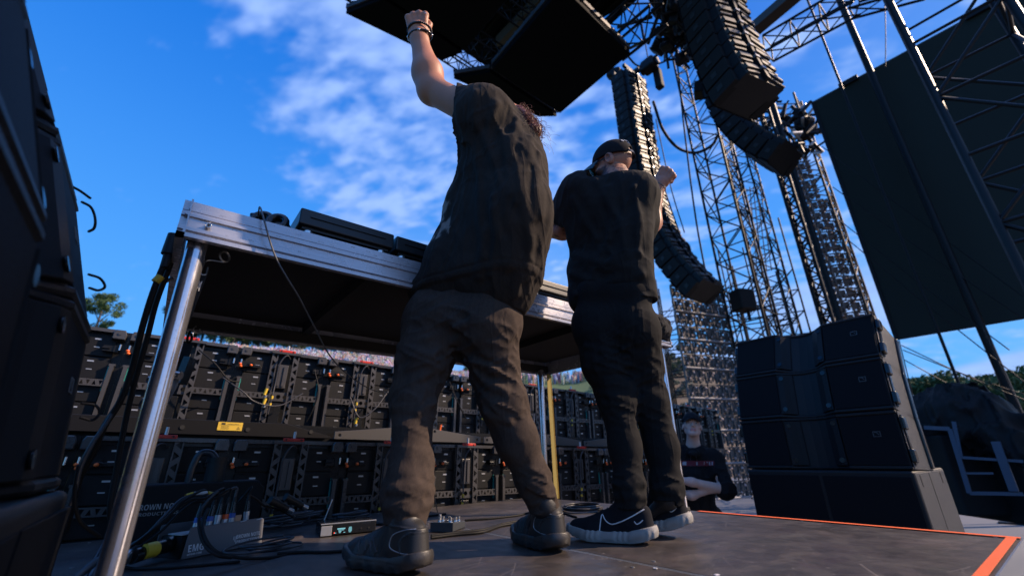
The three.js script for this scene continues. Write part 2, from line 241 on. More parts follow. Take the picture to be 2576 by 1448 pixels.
// ================================================================ LED WALLS seen from behind: two tiers of cabinets, a ledge of brackets between
function ladder(len, w, holes, d, round) { // a flat rib with triangular or round holes, along +y
  const hs = [], m = w * .17, n = holes, L = len / n;
  for (let i = 0; i < n; i++) { const y0 = i * L + m * .6, y1 = (i + 1) * L - m * .6, x0 = -w / 2 + m, x1 = w / 2 - m; if (round) hs.push({ r: Math.min(L, w) * .34, x: 0, y: (y0 + y1) / 2 }); else hs.push(i % 2 ? [[x0, y0], [x1, (y0 + y1) / 2], [x0, y1]] : [[x1, y0], [x1, y1], [x0, (y0 + y1) / 2]]); }
  return ext([[-w / 2, 0], [w / 2, 0], [w / 2, len], [-w / 2, len]], d, 0, hs);
}
const LEDW = .6, LEDH = .6;
function makeCabinet() { // back face towards +z; origin at bottom centre
  const o = new THREE.Group(), w = LEDW, h = LEDH;
  mesh('back_shell', [bx(w - .001, h - .001, .03, 0, h / 2, -.045)], M.led, o);
  for (const s of [-1, 1]) { for (let k = 0; k < 4; k++) { const y0 = .035 + k * (h - .07) / 4, mh = (h - .07) / 4 - .006; const md = mesh('module', [rb(.165, mh, .022, .004, s * .170, y0 + mh / 2, -.021)], M.ledMod, o); if (k !== 1) mesh('label', bx(.030, .0085, .003, s * .165, y0 + mh * .80, -.0088), M.silver, md); mesh('label', bx(.026, .005, .002, s * .17, y0 + mh * .42, -.0092), M.silver, md); }
    mesh('vertical_rib', T(ladder(h - .02, .040, 11, .012), s * .072, .01, .012), M.ledRib, o);
    mesh('side_flange', [bx(.020, h * .62, .055, s * .268, h * .34, .0), bx(.030, .012, .030, s * .268, h * .64, .012), bx(.022, .10, .030, s * .268, .09, .012)], M.ledRib, o);
    mesh('cross_rib', T(ladder(.165, .040, 6, .010), s * .092 + (s > 0 ? .165 : 0), h * .46, .012, 0, 0, Math.PI / 2), M.ledRib, o);
    mesh('corner_block', [ext([[-.032, 0], [.030, 0], [.034, .028], [.022, .058], [-.022, .058], [-.032, .04]], .055, .004).translate(s * .258, h - .062, -.015), cy(.009, .009, .008, 10, s * .258, h - .028, .042, Math.PI / 2)], M.ledRib, o);
    mesh('latch', [bx(.062, .034, .030, s * .232, h * .80, .012), bx(.022, .040, .034, s * .262, h * .80, .016), cy(.005, .005, .036, 8, s * .215, h * .80, .030, 0, 0, Math.PI / 2)], M.led, o);
    mesh('latch_pin', cy(.0058, .0058, .034, 8, s * .278, h * .815, .040), M.chrome, o);
    mesh('teal_gasket', bx(.006, .16, .006, s * .254, h * .52, -.004), M.teal, o);
  }
  for (const [x, y] of [[-.282, .79], [-.276, .765], [-.215, .787]]) mesh('latch_knob', T(new THREE.SphereGeometry(.0085, 10, 8).scale(1.2, 1, 1), x, h * y, .040), M.orange, o);
  mesh('latch_slot', rb(.075, .022, .012, .008, -.185, h * .787, .004), M.led, o);
  mesh('centre_plate', [T(ladder(.13, .062, 3, .012, true), .065, h * .46, .0, 0, 0, Math.PI / 2)], M.ledRib, o);
  mesh('top_rail', [bx(w - .07, .020, .040, 0, h - .012, .0), bx(.20, .018, .044, 0, h - .012, .018)], M.ledRib, o);
  mesh('bottom_rail', bx(w - .04, .022, .045, 0, .013, .0), M.ledRib, o);
  const hd = mesh('top_handle', rb(.112, .018, .012, .003, 0, h + .001, .036), M.red, o); for (const s of [-1, 1]) mesh('handle_screw', cy(.005, .005, .003, 8, s * .040, h + .001, .0430, Math.PI / 2), M.rubber, hd);
  mesh('top_pin', cy(.0075, .0085, .040, 10, .008, h + .028, .01), M.silver, o);
  mesh('power_box', [rb(.075, .17, .030, .005, -.006, h * .70, .0), bx(.016, .14, .012, -.022, h * .70, .018), bx(.016, .14, .012, .010, h * .70, .018)], M.ledRib, o);
  mesh('power_box', rb(.070, .20, .026, .005, -.006, h * .22, .0), M.led, o);
  mesh('jumper_cable', tube([V(.03, h * .92, .02), V(.0, h * .95, .05), V(-.035, h * .86, .05), V(-.04, h * .62, .04), V(-.045, h * .45, .05), V(-.05, h * .25, .045)], .0052, 26, 6), M.cableGrey, o);
  mesh('cable_plug', [cy(.0085, .0085, .022, 8, -.045, h * .44, .05)], M.yellow, o); mesh('cable_plug', [cy(.0085, .0085, .016, 8, -.048, h * .36, .05)], M.yellow, o);
  return o;
}
const TILT = -1.35; // the tiers sink a little to stage left
const cab0 = makeCabinet(); let cabFirst = true;
function placeCab(x, y, z, label, group, lean = 0) {
  const c = cabFirst ? cab0 : cab0.clone(); cabFirst = false; c.name = numbered('led_cabinet'); scene.add(c);
  tag(c, label, 'video panel', group); c.position.set(x, y, z); c.rotation.set(lean, 0, R(TILT)); return c;
}
const rowPos = (x0, y0, z0, i) => [x0 + i * LEDW, y0 - i * LEDW * Math.tan(R(-TILT)), z0];
const ORD = ['leftmost', 'second', 'third', 'fourth', 'fifth', 'sixth', 'seventh', 'eighth', 'ninth', 'tenth', 'eleventh', 'twelfth', 'thirteenth', 'fourteenth'], nth = (k) => k ? ORD[k] + ' from the left' : ORD[k];
const gUp = 'cabinets of the upper tier of the video wall', gLo = 'cabinets of the lower tier of the video wall', gBa = 'cabinets of the bottom tier of the video wall';
for (let i = -2; i < 12; i++) {
  const [x, y, z] = rowPos(.043, 1.061 - LEDH, -3.53, i); placeCab(x, y, z, 'black video wall cabinet above the ledge, ' + nth(i + 2) + ' in the upper tier', gUp);
  if (i < 8) { const [p, q, r] = rowPos(.030, .417 - LEDH, -2.88, i); placeCab(p, q, r, 'black video wall cabinet under the ledge, ' + nth(i + 2) + ' in the lower tier', gLo); if (i > 3) placeCab(p, q - LEDH - .004, r, 'black video wall cabinet low behind the onlooker, ' + nth(i - 4) + ' in the bottom tier', gBa); }
}
// the ledge: one long dark beam at the left, then paired wedge plates
{
  const by = (x) => .432 - (x - .03) * Math.tan(R(-TILT));
  const lb = thing('ledge_beam', 'long dark steel ledge beam between the two tiers of video cabinets, with a yellow label', 'beam');
  mesh('beam', T(ext([[-1.75, 0], [.88, 0], [.90, .012], [.62, .082], [-1.75, .082]], .012, .003), .03, by(.03) + .012, -3.12, 0, 0, R(TILT)), M.truss, lb);
  mesh('beam_top', T(bx(2.6, .006, .40, -.40, .012, -.20), .03, by(.03) + .012, -3.12, 0, 0, R(TILT)), M.truss, lb);
  mesh('backing', T(bx(6.6, .17, .02, 2.3, -.02, -.10), .03, by(.03) + .03, -3.12, 0, 0, R(TILT)), M.led, lb);
  for (const x of [-.42, .12, .44, .80]) mesh('bolt', cy(.012, .012, .006, 12, x, by(x) + .050, -3.106, Math.PI / 2), M.rubber, lb);
  const q = atZ(578, 1072, -3.105), lab = mesh('warning_label', bx(.125, .046, .0015, q.x, q.y, q.z, 0, 0, R(TILT)), mat([.66, .44, .05], .5), lb);
  const ink = mat([.04, .03, .01], .6); mesh('print_block', bx(.020, .011, .0006, q.x - .036, q.y + .014, q.z + .001), ink, lab); for (let i = 0; i < 7; i++) mesh('print_line', bx(.005 + .002 * (i % 3), .0028, .0006, q.x - .012 + i * .0085, q.y + .0125 - i * .0002, q.z + .001), ink, lab); mesh('print_line', bx(.110, .0008, .0006, q.x, q.y + .007, q.z + .001, 0, 0, R(TILT)), ink, lab);
  for (let i = 0; i < 5; i++) mesh('print_line', bx(.042 - .004 * (i % 3), .0012, .0006, q.x - .026, q.y + .003 - .0045 * i, q.z + .001), ink, lab); mesh('warning_triangle', ext([[-.009, 0], [.009, 0], [0, .015]], .0006, 0, [[[-.005, .003], [.005, .003], [0, .011]]]).translate(q.x + .042, q.y - .017, q.z + .0008), ink, lab);
  const wedge = (x0, dir, label) => { const t = thing('ledge_bracket', label, 'bracket', V(x0, by(x0) + .010, -3.12), 0, 'wedge plates along the video wall ledge'); t.rotation.z = R(TILT); const s = dir; const pts = [[0, 0], [s * .58, 0], [s * .585, .090], [s * .44, .094], [0, .048]]; if (s < 0) pts.reverse(); const pl = mesh('plate', ext(pts, .010, .0025, [{ r: .009, x: s * .035, y: .026 }, { r: .009, x: s * .545, y: .022 }, { r: .009, x: s * .43, y: .075 }]), M.trussGrey, t); mesh('shelf', bx(.57, .006, .36, s * .29, .006, -.185), M.trussGrey, t); return t; };
  const L = ['left end', 'second', 'third', 'fourth', 'fifth', 'sixth'];
  [[.95, 1, 'grey wedge plate on the ledge, seen between the legs of the person raising a fist'], [2.13, -1, 'grey wedge plate on the ledge left of the yellow strap, sloping down to the right'], [2.16, 1, 'grey wedge plate on the ledge right of the yellow strap, rising to the right'], [3.34, -1, 'grey wedge plate on the ledge behind the legs of the person in the snapback cap'], [3.37, 1, 'grey wedge plate on the ledge left of the onlooker'], [4.55, -1, 'grey wedge plate on the ledge behind the onlooker in the hoodie']].forEach(([x, d, l]) => wedge(x, d, l));
}

// ================================================================ SPEAKER STACKS
// a cabinet 1.34 wide: two flat grilles, a shallow V of waveguide plates between; origin bottom centre of the front, facing +z
const CW = 1.05, CH = .371, CD = .42;
const logoGeo = () => [ext([[-.021, -.017], [.021, -.017], [.021, .017], [-.021, .017]], .002, 0, [[[-.0185, -.0145], [-.0185, .0145], [.0185, .0145], [.0185, -.0145]]]), ext([[-.004, .013], [-.001, .013], [.012, -.004], [.010, -.006]], .002), bx(.012, .002, .002, -.006, .011, .001)];
function makeSpeaker(name, label, group) {
  const o = thing(name, label, 'loudspeaker', V(0, 0, 0), 0, group), hw = CW / 2, vh = .165, vd = .075;
  // body behind the front: plan outline extruded upwards, with lips at top and bottom
  const plan = (f, e) => [[-hw + e, -CD + e], [hw - e, -CD + e], [hw - e, f], [vh + .02, f], [.10, f - vd * .75], [.03, f - vd], [-.03, f - vd], [-.10, f - vd * .75], [-vh - .02, f], [-hw + e, f]];
  const up = (pts, y0, h, b = .004) => T(ext(pts.map(([x, z]) => [x, -z]), h, b), 0, y0, 0, -Math.PI / 2).rotateX(0);
  const slab = (pts, y0, h, b) => { const g = ext(pts.map(([x, z]) => [x, -z]), h, b); g.rotateX(-Math.PI / 2); return g.translate(0, y0, 0); };
  mesh('body', [slab(plan(-.012, .006), .012, CH - .024, .003)], M.cabFront, o);
  mesh('lip', slab(plan(.0, 0), CH - .026, .024, .007), M.cabFront, o); mesh('lip', slab(plan(.0, 0), .002, .024, .007), M.cabFront, o);
  for (const s of [-1, 1]) mesh('side_panel', rb(.006, CH - .012, CD - .03, .0025, s * (hw + .0005), CH / 2, -CD / 2 - .008), M.cabinet, o);
  for (const s of [-1, 1]) {
    mesh('grille', [rb(hw - vh - .036, CH - .058, .010, .003, s * (hw + vh + .012) / 2, CH / 2, -.009)], M.grille, o);
    // curved plate leading into the valley
    const pts = [[vh + .012, -.002], [.140, -.013], [.110, -.042], [.086, -.060], [.084, -.068], [vh + .012, -.014]].map(([x, z]) => [s * x, -z]); if (s > 0) pts.reverse();
    const g = ext(pts, CH - .056, .002); g.rotateX(-Math.PI / 2); g.translate(0, .028, 0); const pl = mesh('waveguide_plate', g, M.wave, o);
    for (const y of [.062, CH - .062]) mesh('recess', cy(.017, .017, .004, 16, s * .150, y, -.006, Math.PI / 2, 0, 0).translate(0, 0, 0), M.gloss, pl);
    for (const y of [.085, CH - .085]) mesh('rigging_rail', rb(.032, .085, .060, .012, s * (hw + .010), y, -.05), M.gloss, o);
    mesh('rigging_bar', [bx(.014, CH - .06, .030, s * (hw + .004), CH / 2, -.06)], M.plastic, o);
    mesh('handle_recess', rb(.006, .12, .045, .0028, s * (hw - .004), CH / 2, -.20, R(s * 0), 0, 0), M.rubber, o);
    mesh('rear_rail', rb(.024, CH - .03, .05, .010, s * (hw + .006), CH / 2, -CD + .04), M.gloss, o);
  }
  const lg = logoGeo().map((g) => T(g, hw - .135, CH * .60, -.0035)); mesh('emblem', lg, mat([.10, .10, .10], .5), o);
  return o;
}
function makeSub(label) {
  const o = thing('subwoofer', label, 'subwoofer'), hh = .56, dd = .68;
  mesh('body', [rb(CW, hh, dd, .018, 0, hh / 2, -dd / 2, 0, 0, 0, 3)], M.cabFront, o); for (const s of [-1, 1]) mesh('side_panel', rb(.006, hh - .03, dd - .035, .0025, s * (CW / 2 - .0012), hh / 2, -dd / 2), M.cabinet, o);
  mesh('grille', [rb(CW / 2 - .025, hh - .07, .012, .004, -CW / 4, hh / 2, .0025, 0, R(1.2)), rb(CW / 2 - .025, hh - .07, .012, .004, CW / 4 - .004, hh / 2, .0025, 0, R(-1.2))], M.grille, o);
  for (const s of [-1, 1]) { for (const z of [-.10, -dd + .12]) { mesh('anchor_slot', rb(.004, .07, .022, .0018, s * (CW / 2 + .0022), hh - .06, z), M.rubber, o); } mesh('seam', bx(.003, hh - .04, .004, s * (CW / 2 + .0020), hh / 2, -.30), M.rubber, o); }
  return o;
}
// stage right of the picture: the lit stack
const spk0 = makeSpeaker('line_source_speaker', 'black line source speaker, lowest of three on the right hand stack', 'loudspeakers of the two side stacks');
const SUBR = makeSub('black subwoofer under the right hand stack of speakers beyond the orange tape');
const rc = V(3.796, .147, -.738), lc = V(3.851, .147, -1.787), rMid = rc.clone().add(lc).multiplyScalar(.5), rTurn = Math.atan2(-(rc.z - lc.z), rc.x - lc.x) ;
function stack(mid, turn, topY, tilts, back, first, labels, sub) {
  const q = new THREE.Quaternion().setFromAxisAngle(YUP, turn), zf = V(0, 0, 1).applyQuaternion(q); let y = topY + .004, off = 0, ang = 0; sub.position.copy(mid).setY(topY - .56); sub.quaternion.copy(q); sub.position.addScaledVector(zf, .02);
  tilts.forEach((t, i) => {
    const o = first && i === 0 ? spk0 : copyOf(spk0, labels[i]); o.userData.label = labels[i]; ang -= R(t);
    o.position.copy(mid).setY(y).addScaledVector(zf, off); o.quaternion.copy(q).multiply(new THREE.Quaternion().setFromAxisAngle(V(1, 0, 0), ang));
    y += (CH + .004) * Math.cos(ang); off += (CH + .004) * Math.sin(ang);
  });
}
stack(rMid, Math.atan2(-(rc.z - lc.z), rc.x - lc.x), .147, [3, 9, 12], 0, true, ['black line source speaker, lowest of three on the right hand stack', 'black line source speaker, middle of three on the right hand stack', 'black line source speaker, topmost of three on the right hand stack'], SUBR);
// near left: the blurred stack beside the lens
const SUBL = copyOf(SUBR, 'black subwoofer under the near left stack at the picture edge');
{
  const mid = V(-.147, 0, -1.028), turn = Math.PI / 2;
  stack(mid, turn, .238, [5.5, 12.5, 6, 6], 0, false, ['black line source speaker, lowest box of the blurred near left stack', 'black line source speaker, second box up on the blurred near left stack', 'black line source speaker, third box up on the blurred near left stack', 'black line source speaker, topmost box of the blurred near left stack'], SUBL);
}

[[[560, 950, -3.4], [610, 985, -3.36], [640, 1010, -3.36], [700, 1020, -3.38], [760, 990, -3.4]], [[790, 930, -3.42], [800, 985, -3.38], [786, 1030, -3.38], [770, 1060, -3.4]], [[880, 1000, -3.4], [905, 1050, -3.36], [940, 1030, -3.36], [975, 985, -3.4]], [[1130, 960, -3.42], [1150, 1010, -3.38], [1170, 1050, -3.4]], [[1300, 1180, -2.8], [1310, 1130, -2.76], [1335, 1085, -2.76], [1345, 1040, -3.2]], [[500, 880, -3.42], [540, 915, -3.36], [575, 955, -3.36], [600, 960, -3.4]]].forEach((l, i) => tag(mesh('wall_cable', tubeC(l.map(([u, v, z]) => atZ(u, v, z)), .0048, 36, 6), i % 2 ? M.cable : M.cableGrey), ['grey cable drooping across an upper tier cabinet right of the near table leg', 'black cable hanging down an upper tier cabinet left of the raised fist person', 'grey cable looping low on the upper tier beside the brown jeans', 'black cable on the upper tier seen between the legs', 'grey cable rising across both tiers right of the yellow strap', 'black cable slanting over the upper tier just right of the table leg'][i], 'cable'));
for (const [u, v, m] of [[667, 985, 'yellow'], [664, 1010, 'yellow'], [895, 1058, 'yellow'], [1107, 1075, 'orange']]) { const q = atZ(u, v, v > 1050 ? -3.38 : -3.40), t = thing('cable_tag', m + ' coloured cable plug tag on the upper tier' + (u < 665 ? ', lower of a pair' : u < 700 ? ', upper of a pair' : u < 1000 ? ' beside the left trouser leg' : ' between the legs'), 'tag', q); mesh('sleeve', cy(.010, .010, .045, 10, 0, 0, 0, 0, 0, -.2), M[m], t); mesh('tip', cy(.008, .006, .018, 10, .006, -.030, 0, 0, 0, -.2), M.silver, t); }

// ================================================================ PEOPLE: bodies as smooth joined tapered limbs, meshed by surface nets
function netMesh(fn, lo, hi, c, color) {
  const nx = Math.ceil((hi.x - lo.x) / c) + 1, ny = Math.ceil((hi.y - lo.y) / c) + 1, nz = Math.ceil((hi.z - lo.z) / c) + 1, D = new Float32Array(nx * ny * nz).fill(1), B = 6, p = V(0, 0, 0), id = (i, j, k) => i + nx * (j + ny * k);
  const rad = B * c * .87 + .035;
  for (let k = 0; k < nz; k += B) for (let j = 0; j < ny; j += B) for (let i = 0; i < nx; i += B) {
    const e = fn(p.set(lo.x + (i + B / 2 - .5) * c, lo.y + (j + B / 2 - .5) * c, lo.z + (k + B / 2 - .5) * c)), far = Math.abs(e) > rad * 1.35;
    for (let kk = k; kk < Math.min(k + B, nz); kk++) for (let jj = j; jj < Math.min(j + B, ny); jj++) for (let ii = i; ii < Math.min(i + B, nx); ii++) D[id(ii, jj, kk)] = far ? e : fn(p.set(lo.x + ii * c, lo.y + jj * c, lo.z + kk * c));
  }
  const pos = [], idx = [], col = [], at = new Int32Array(nx * ny * nz).fill(-1), q = [];
  const E = [[0, 1], [2, 3], [4, 5], [6, 7], [0, 2], [1, 3], [4, 6], [5, 7], [0, 4], [1, 5], [2, 6], [3, 7]];
  for (let k = 0; k < nz - 1; k++) for (let j = 0; j < ny - 1; j++) for (let i = 0; i < nx - 1; i++) {
    let m = 0; for (let t = 0; t < 8; t++) { q[t] = D[id(i + (t & 1), j + (t >> 1 & 1), k + (t >> 2))]; if (q[t] < 0) m |= 1 << t; }
    if (m === 0 || m === 255) continue;
    let x = 0, y = 0, z = 0, n = 0;
    for (const [a, b] of E) if ((m >> a & 1) !== (m >> b & 1)) { const t = q[a] / (q[a] - q[b]); x += (a & 1) + t * ((b & 1) - (a & 1)); y += (a >> 1 & 1) + t * ((b >> 1 & 1) - (a >> 1 & 1)); z += (a >> 2) + t * ((b >> 2) - (a >> 2)); n++; }
    at[id(i, j, k)] = pos.length / 3; pos.push(lo.x + (i + x / n) * c, lo.y + (j + y / n) * c, lo.z + (k + z / n) * c);
  }
  const quad = (a, b, d, e, f) => { if (a < 0 || b < 0 || d < 0 || e < 0) return; f ? idx.push(a, b, d, a, d, e) : idx.push(a, d, b, a, e, d); };
  for (let k = 1; k < nz - 1; k++) for (let j = 1; j < ny - 1; j++) for (let i = 1; i < nx - 1; i++) {
    const s = D[id(i, j, k)] < 0;
    if (s !== D[id(i + 1, j, k)] < 0) quad(at[id(i, j - 1, k - 1)], at[id(i, j, k - 1)], at[id(i, j, k)], at[id(i, j - 1, k)], s);
    if (s !== D[id(i, j + 1, k)] < 0) quad(at[id(i - 1, j, k - 1)], at[id(i - 1, j, k)], at[id(i, j, k)], at[id(i, j, k - 1)], s);
    if (s !== D[id(i, j, k + 1)] < 0) quad(at[id(i - 1, j - 1, k)], at[id(i, j - 1, k)], at[id(i, j, k)], at[id(i - 1, j, k)], s);
  }
  const g = new THREE.BufferGeometry(); g.setAttribute('position', new THREE.Float32BufferAttribute(pos, 3)); g.setIndex(idx);
  // normals from the field itself
  const nor = new Float32Array(pos.length), e = c * .6;
  for (let t = 0; t < pos.length; t += 3) {
    const x = pos[t], y = pos[t + 1], z = pos[t + 2];
    const a = fn(p.set(x + e, y, z)) - fn(p.set(x - e, y, z)), b = fn(p.set(x, y + e, z)) - fn(p.set(x, y - e, z)), d = fn(p.set(x, y, z + e)) - fn(p.set(x, y, z - e)), l = Math.hypot(a, b, d) || 1;
    nor[t] = a / l; nor[t + 1] = b / l; nor[t + 2] = d / l;
    if (color) { const cc = color(p.set(x, y, z)); col.push(cc[0], cc[1], cc[2]); }
  }
  g.setAttribute('normal', new THREE.BufferAttribute(nor, 3)); if (color) g.setAttribute('color', new THREE.Float32BufferAttribute(col, 3));
  const uv = new Float32Array(pos.length / 3 * 2); for (let t = 0; t < pos.length / 3; t++) { uv[2 * t] = pos[3 * t] + pos[3 * t + 2]; uv[2 * t + 1] = pos[3 * t + 1]; }
  g.setAttribute('uv', new THREE.BufferAttribute(uv, 2)); return g;
}
function joinRaw(a) { const l = a.map((g) => g.toNonIndexed()); return l.length > 1 ? mergeGeometries(l) : l[0]; }
// bones: [ax,ay,az,bx,by,bz,ra,rb]
const bone = (a, b, ra, rb2 = ra) => [a.x, a.y, a.z, b.x, b.y, b.z, ra, rb2];
function capD(p, b) { const x = p.x - b[0], y = p.y - b[1], z = p.z - b[2], u = b[3] - b[0], v = b[4] - b[1], w = b[5] - b[2], t = clamp((x * u + y * v + z * w) / (u * u + v * v + w * w + 1e-9)); return Math.hypot(x - u * t, y - v * t, z - w * t) - b[6] - (b[7] - b[6]) * t; }
const smin = (a, b, k) => { const h = Math.max(k - Math.abs(a - b), 0) / k; return Math.min(a, b) - h * h * k * .25; };
const field = (bones, k) => {
  const B = bones.map((b) => [(b[0] + b[3]) / 2, (b[1] + b[4]) / 2, (b[2] + b[5]) / 2, Math.hypot(b[3] - b[0], b[4] - b[1], b[5] - b[2]) / 2 + Math.max(b[6], b[7])]);
  return (p) => { let d = 9; for (let i = 0; i < bones.length; i++) { const q = B[i], e = d + k + q[3], x = p.x - q[0], y = p.y - q[1], z = p.z - q[2]; if (e > 0 && x * x + y * y + z * z < e * e) d = smin(d, capD(p, bones[i]), k); } return d; };
};
function bounds(bones, m = .03) { const lo = V(9, 9, 9), hi = V(-9, -9, -9); for (const b of bones) for (const o of [0, 3]) { const r = Math.max(b[6], b[7]) + m; lo.min(V(b[o] - r, b[o + 1] - r, b[o + 2] - r)); hi.max(V(b[o] + r, b[o + 1] + r, b[o + 2] + r)); } return [lo, hi]; }
// drape: ridged folds running along dv, plus finer ones
function folds(dv, across, along, off = 0) {
  const d = dv.clone().normalize(), s = d.clone().cross(Math.abs(d.y) > .9 ? V(1, 0, 0) : YUP).normalize(), t = d.clone().cross(s);
  return (p) => { const a = (p.x * d.x + p.y * d.y + p.z * d.z) * along, b = (p.x * s.x + p.y * s.y + p.z * s.z) * across, c = (p.x * t.x + p.y * t.y + p.z * t.z) * across, w = .9 * (vn(b * .45 + 7 + off, a * .8, c * .45) - .5), n = vn(b + off + w, a + w * 1.5, c - w); return 1.5 * Math.pow(1 - Math.abs(2 * n - 1), 2.1) - .45; };
}
const gauss = (p, q, r) => Math.exp(-p.distanceToSquared(q) / (r * r));
// distance to a polyline, for single creases
function crease(pts) {
  const s = pts.slice(1).map((b, i) => { const a = pts[i]; return [a.x, a.y, a.z, b.x - a.x, b.y - a.y, b.z - a.z, a.distanceToSquared(b)]; }), lo = V(9, 9, 9), hi = V(-9, -9, -9); for (const p of pts) { lo.min(p); hi.max(p); }
  return (p) => { if (p.x < lo.x - .09 || p.y < lo.y - .09 || p.z < lo.z - .09 || p.x > hi.x + .09 || p.y > hi.y + .09 || p.z > hi.z + .09) return 9; let d = 81; for (const q of s) { const x = p.x - q[0], y = p.y - q[1], z = p.z - q[2], t = clamp((x * q[3] + y * q[4] + z * q[5]) / q[6]), e = (x - q[3] * t) ** 2 + (y - q[4] * t) ** 2 + (z - q[5] * t) ** 2; if (e < d) d = e; } return Math.sqrt(d); };
}

// a hand: wrist, direction to the knuckles (y), back of hand (z); s = +1 when the thumb is at -x of across = y cross z
function handBones(w, y, z, side, size = 1, fist = 1) {
  y = y.clone().normalize(); z = z.clone().addScaledVector(y, -z.dot(y)).normalize(); const x = y.clone().cross(z).multiplyScalar(side);
  const P = (a, b, c) => w.clone().addScaledVector(x, a * size).addScaledVector(y, b * size).addScaledVector(z, c * size), o = [], S = size;
  // x: from the thumb side (-) to the little finger (+)
  const f = [[-.034, .092, .0108, 1], [-.011, .098, .0112, 1.08], [.012, .093, .0108, 1], [.033, .083, .0095, .82]];
  for (const [a, l, r, q] of f) {
    o.push(bone(P(a * .62, .016, -.002), P(a, l, .004), .0165 * S, .0125 * S));
    const k1 = P(a, l, .004), k2 = P(a * .97, l + .020 * q * (1 - fist) + .008, -.040 * q), k3 = P(a * .93, l - .027 * q, -.047 * q), k4 = P(a * .9, l - .032 * q, -.025 * q);
    o.push(bone(k1, k2, (r + .0012) * S, r * S), bone(k2, k3, r * S, r * .94 * S), bone(k3, k4, r * .92 * S, r * .82 * S));
  }
  o.push(bone(P(-.018, .03, -.010), P(.02, .03, -.010), .016 * S, .017 * S), bone(P(-.02, .06, -.006), P(.024, .055, -.008), .0150 * S, .015 * S));
  o.push(bone(P(-.018, .014, -.010), P(-.038, .046, -.020), .0175 * S, .0135 * S), bone(P(-.038, .046, -.020), P(-.046, .080, -.030), .0122 * S, .0112 * S), bone(P(-.046, .080, -.030), P(-.040, .102, -.036), .0112 * S, .0088 * S));
  return o;
}
// a head: centre, face direction, up
function headField(c, face, up, s = 1, hair) {
  const z = face.clone().normalize(), y = up.clone().addScaledVector(z, -up.dot(z)).normalize(), x = y.clone().cross(z);
  const L = (p) => { const q = p.clone().sub(c); return V(q.dot(x) / s, q.dot(y) / s, q.dot(z) / s); };
  const G = (a, b, d) => c.clone().addScaledVector(x, a * s).addScaledVector(y, b * s).addScaledVector(z, d * s);
  const el = (q, a, b, d, rx, ry, rz) => { const u = (q.x - a) / rx, v = (q.y - b) / ry, w = (q.z - d) / rz, l = Math.hypot(u, v, w); return (l - 1) * Math.min(rx, ry, rz) * .95; };
  const fn = (p) => {
    const q = L(p); let d = el(q, 0, .03, -.012, .074, .088, .092);
    d = smin(d, el(q, 0, -.035, .035, .058, .075, .058), .03); d = smin(d, el(q, 0, -.088, .062, .024, .020, .026), .02);
    d = smin(d, capD(q, [-.05, -.055, .0, -.018, -.09, .06, .020, .016]), .03); d = smin(d, capD(q, [.05, -.055, .0, .018, -.09, .06, .020, .016]), .03);
    d = smin(d, capD(q, [0, .012, .088, 0, -.026, .108, .0085, .0125]), .012); for (const t of [-1, 1]) d = smin(d, capD(q, [t * .009, -.030, .098, t * .013, -.032, .093, .008, .008]), .008);
    for (const t of [-1, 1]) { d = smin(d, capD(q, [t * .016, .022, .088, t * .048, .020, .07, .0085, .008]), .012); d = -smin(-d, capD(q, [t * .026, .004, .098, t * .036, .004, .094, .011, .010]), .01); d = smin(d, el(q, t * .031, .002, .0745, .0135, .011, .0135), .004); d = smin(d, el(q, t * .045, -.022, .058, .024, .02, .02), .02); }
    d = smin(d, capD(q, [-.02, -.0555, .088, .02, -.0555, .088, .0062, .0062]), .006); d = smin(d, capD(q, [-.014, -.066, .088, .014, -.066, .088, .0072, .0072]), .007);
    d = Math.max(d, -capD(q, [-.021, -.0605, .0985, .021, -.0605, .0985, .0018, .0018]));
    for (const t of [-1, 1]) { const e = Math.max(el(q, t * .078, -.004, -.012, .013, .033, .022), -el(q, t * .088, -.004, -.006, .009, .021, .013)); d = smin(d, e, .006); }
    return d * s;
  };
  return { fn, L, G, x, y, z, s };
}
const skinTex = noiseTex(256, (u, v, p) => { const k = .5 * p(u, v, 64, 21) + .5 * p(u, v, 128, 22); return [k, k, k]; }, 9);
const skinMat = pmat(1, .5, 0, { vertexColors: true, bumpMap: skinTex, bumpScale: .0006, sheen: .15, sheenRoughness: .5 });
const wrinkle = noiseTex(512, (u, v, p) => { const w = .12 * p(u, v, 5, 51), q = .10 * p(u, v, 9, 54), R2 = (n, e) => Math.pow(1 - Math.abs(2 * n - 1), e), a = R2(p(u + w, v + q, 6, 52), 2.2), b = R2(p(u + q, v - w, 11, 53), 2.5), k = .40 * a + .26 * b + .2 * p(u, v, 4, 55) + .05 * p(u, v, 220, 56); return [k, k, k]; }, 1); wrinkle.repeat.set(2.3, .85);
function cloth(c, bump = .006) { return pmat(1, .92, 0, { color: new THREE.Color().setRGB(...c), specularIntensity: .35, sheen: .25, sheenRoughness: .6, sheenColor: new THREE.Color().setRGB(c[0] * 2, c[1] * 2, c[2] * 2), bumpMap: wrinkle, bumpScale: bump, map: fuzz }); }
const fuzz = noiseTex(512, (u, v, p) => { const k = .72 + .28 * p(u, v, 10, 31) + .22 * (p(u, v, 70, 32) - .5) + .2 * (p(u, v, 256, 33) - .5); return [k, k * .985, k * .97]; }, 1.7, true);
const teeBlack = cloth([.032, .026, .022]), jeanBrown = cloth([.058, .043, .035], .005), teeCool = cloth([.017, .017, .017]), jeanBlack = cloth([.013, .0128, .013], .005), hoodMat = cloth([.014, .013, .014]);
const A = atD;
const hit = (f, u, v) => { let d = .7, p; for (let k = 0; k < 300; k++) { p = A(u, v, d); const e = f(p); if (e < .0015) break; d += Math.max(e * .7, .0012); if (d > 4) break; } return p; };

